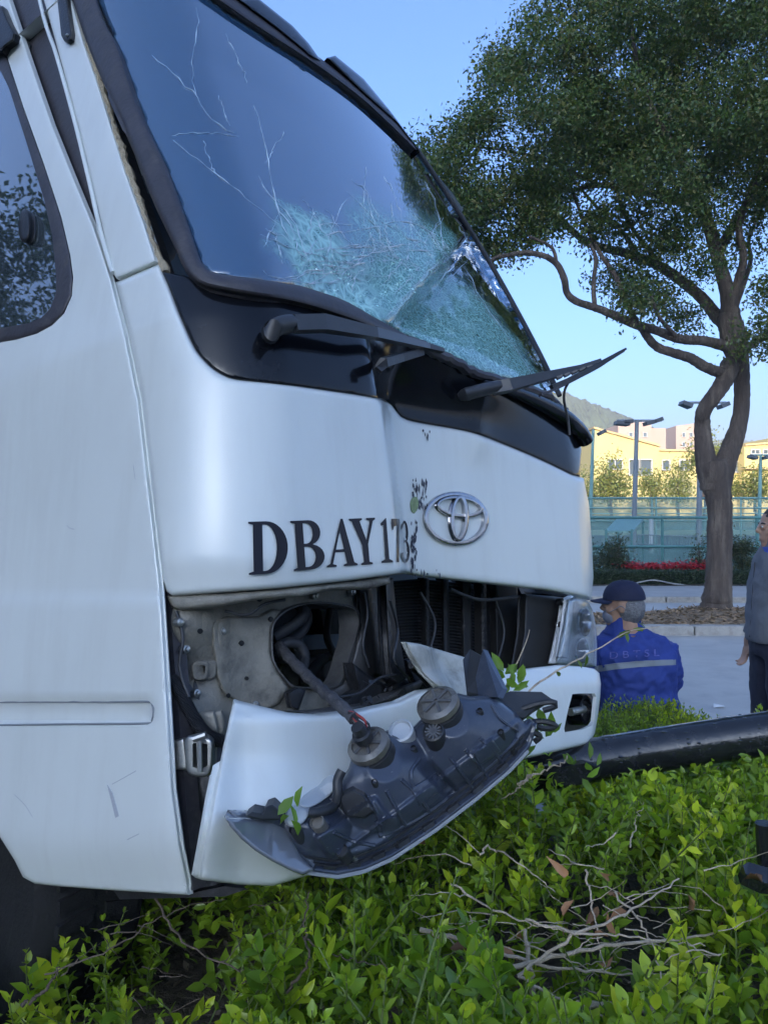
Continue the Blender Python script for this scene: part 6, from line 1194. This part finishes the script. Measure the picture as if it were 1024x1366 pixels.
# sprig caught on the bumper
for (x, y, Yd, n_) in ((388, 1096, 1.24, 5), (676, 905, 1.62, 16), (722, 978, 1.55, 10), (776, 1022, 1.75, 8)):
    c = np.array(W(x, y, Yd)); n = n_; p = c+RNG.normal(size=(n, 3))*.012; V, F = leaf8(p, unit(n)+np.array([.2, -.2, .7]), unit(n)+np.array([0, -1, .4]), RNG.uniform(.03, .05, n), RNG.uniform(.014, .022, n)); mobj('sprig', V, F, HL, hedge, ang=180, col=np.repeat(np.array([.17, .28, .04])*RNG.uniform(.7, 1.4, (n, 1)), 8, 0), kind='stuff')
tw = thing('twig', 'thin bare twig with few leaves reaching across the bumper towards the blue jacket', 'twig', tuple(W(700, 940, 1.7)))
g = MB(); qq = crv([W(690, 945, 1.72), W(712, 915, 1.74), W(760, 885, 1.8), W(810, 858, 1.86), W(840, 842, 1.9), W(880, 836, 1.95)], 30); g.tube([Vector(p)+Vector(RNG.normal(size=3))*.001 for p in qq], [.003-.0022*i/29 for i in range(30)], 6); g.build('stem', TWIG, tw)
g = MB(); qq2 = crv([W(668, 930, 1.7), W(682, 900, 1.7), (W(700, 860, 1.7)), W(706, 840, 1.7)], 20); g.tube([Vector(p) for p in qq2], [.0025-.0016*i/19 for i in range(20)], 6); g.build('stem', TWIG, tw)
n = 9; ii = RNG.integers(8, 30, n); p = qq[ii]
for p_ in p: V, F = leaf8(p_[None], unit(1)+np.array([.4, 0, -.3]), unit(1)+np.array([0, -1, .5]), RNG.uniform(.022, .036, 1), RNG.uniform(.010, .014, 1)); mobj('leaf', V, F, HL, tw, ang=180, col=np.repeat(np.array([[.14, .20, .04]])*RNG.uniform(.7, 1.4), 8, 0))
# --- small clipped hedge behind the post
h2 = thing('small_hedge', 'low clipped hedge between the fallen post and the crouching person', 'hedge', (1.2, 3.4, .1))
top2 = lambda x, y: .70-.12*sstep(x, 1.25, 1.75)+.03*np.sin(x*11)*np.cos(y*9)
(P2, D2, N2, L2, C2), (B, T_) = shoots(1700, (.85, 2.0), (3.15, 3.7), top2, ln=(.08, .16), pairs=6, lsz=.026, tint=.85)
V, F = leaf_verts(P2, D2, N2, L2, L2*.5); mobj('foliage', V, F, HL, h2, ang=180, col=np.repeat(C2, 5, 0), kind='stuff'); stems('stem', B, T_, GSTEM, h2)
h3 = thing('sparse_hedge', 'thin twiggy hedge end below the right part of the fallen post', 'hedge', (2.2, 3.1, .1))
top3 = lambda x, y: .52+.05*np.sin(x*9)*np.cos(y*8)
(P2, D2, N2, L2, C2), (B, T_) = shoots(420, (1.4, 2.9), (2.7, 3.3), top3, ln=(.10, .22), pairs=4, lsz=.030, tint=.9, zdeep=.3)
V, F = leaf_verts(P2, D2, N2, L2, L2*.5); mobj('foliage', V, F, HL, h3, ang=180, col=np.repeat(C2, 5, 0), kind='stuff'); stems('stem', B, T_, TWIG, h3, .004)
for o in scene.objects:
    if o.type == 'MESH' and o.name.startswith('letters'): bpy.data.objects.remove(o)

# ------------------------------------------------------------------ hazy air
hm = bpy.data.materials.new('haze_air'); hm.use_nodes = True; t = hm.node_tree; t.nodes.remove(t.nodes['Principled BSDF']); pv = t.nodes.new('ShaderNodeVolumePrincipled')
pv.inputs['Color'].default_value = (.82, .88, .95, 1); pv.inputs['Density'].default_value = .0010; t.links.new(pv.outputs[0], t.nodes['Material Output'].inputs['Volume'])
g = MB(); g.box((0, 500, 54.5), (1300, 840, 56)); hz = g.build('haze', hm, None, smooth=False, kind='stuff', label='thin hazy air between the courts and the hills')

# dark trees beside the road on the left, seen mirrored in the cab window
bl_ = [((-11.5+RNG.uniform(-1.5, 1.5), y_+RNG.uniform(-1, 1), RNG.uniform(1.2, 8.2)), RNG.uniform(.9, 1.8)) for y_ in np.arange(-6, 13, .30)]
V, F, C = blob_leaves(bl_, 150, 22, .12, [(.04, .06, .025), (.05, .075, .025), (.03, .05, .02)], shell=.4); mobj('wood', V, F, LEAFM, smooth=False, col=C, kind='stuff', label='dark trees beside the road mirrored in the cab window')

g = MB(); c = W(957, 941, 6.3); c.z = .006; g.add([c+Vector(p) for p in ((-.05, -.03, 0), (.04, -.04, .012), (.055, .02, .004), (-.02, .04, .015), (0, 0, .02))], [(0, 1, 4), (1, 2, 4), (2, 3, 4), (3, 0, 4)]); setp(g.build('litter', mat('litter_paper', (.75, .75, .73), .7), None, smooth=False), 'scrap of white litter lying on the road', 'litter')
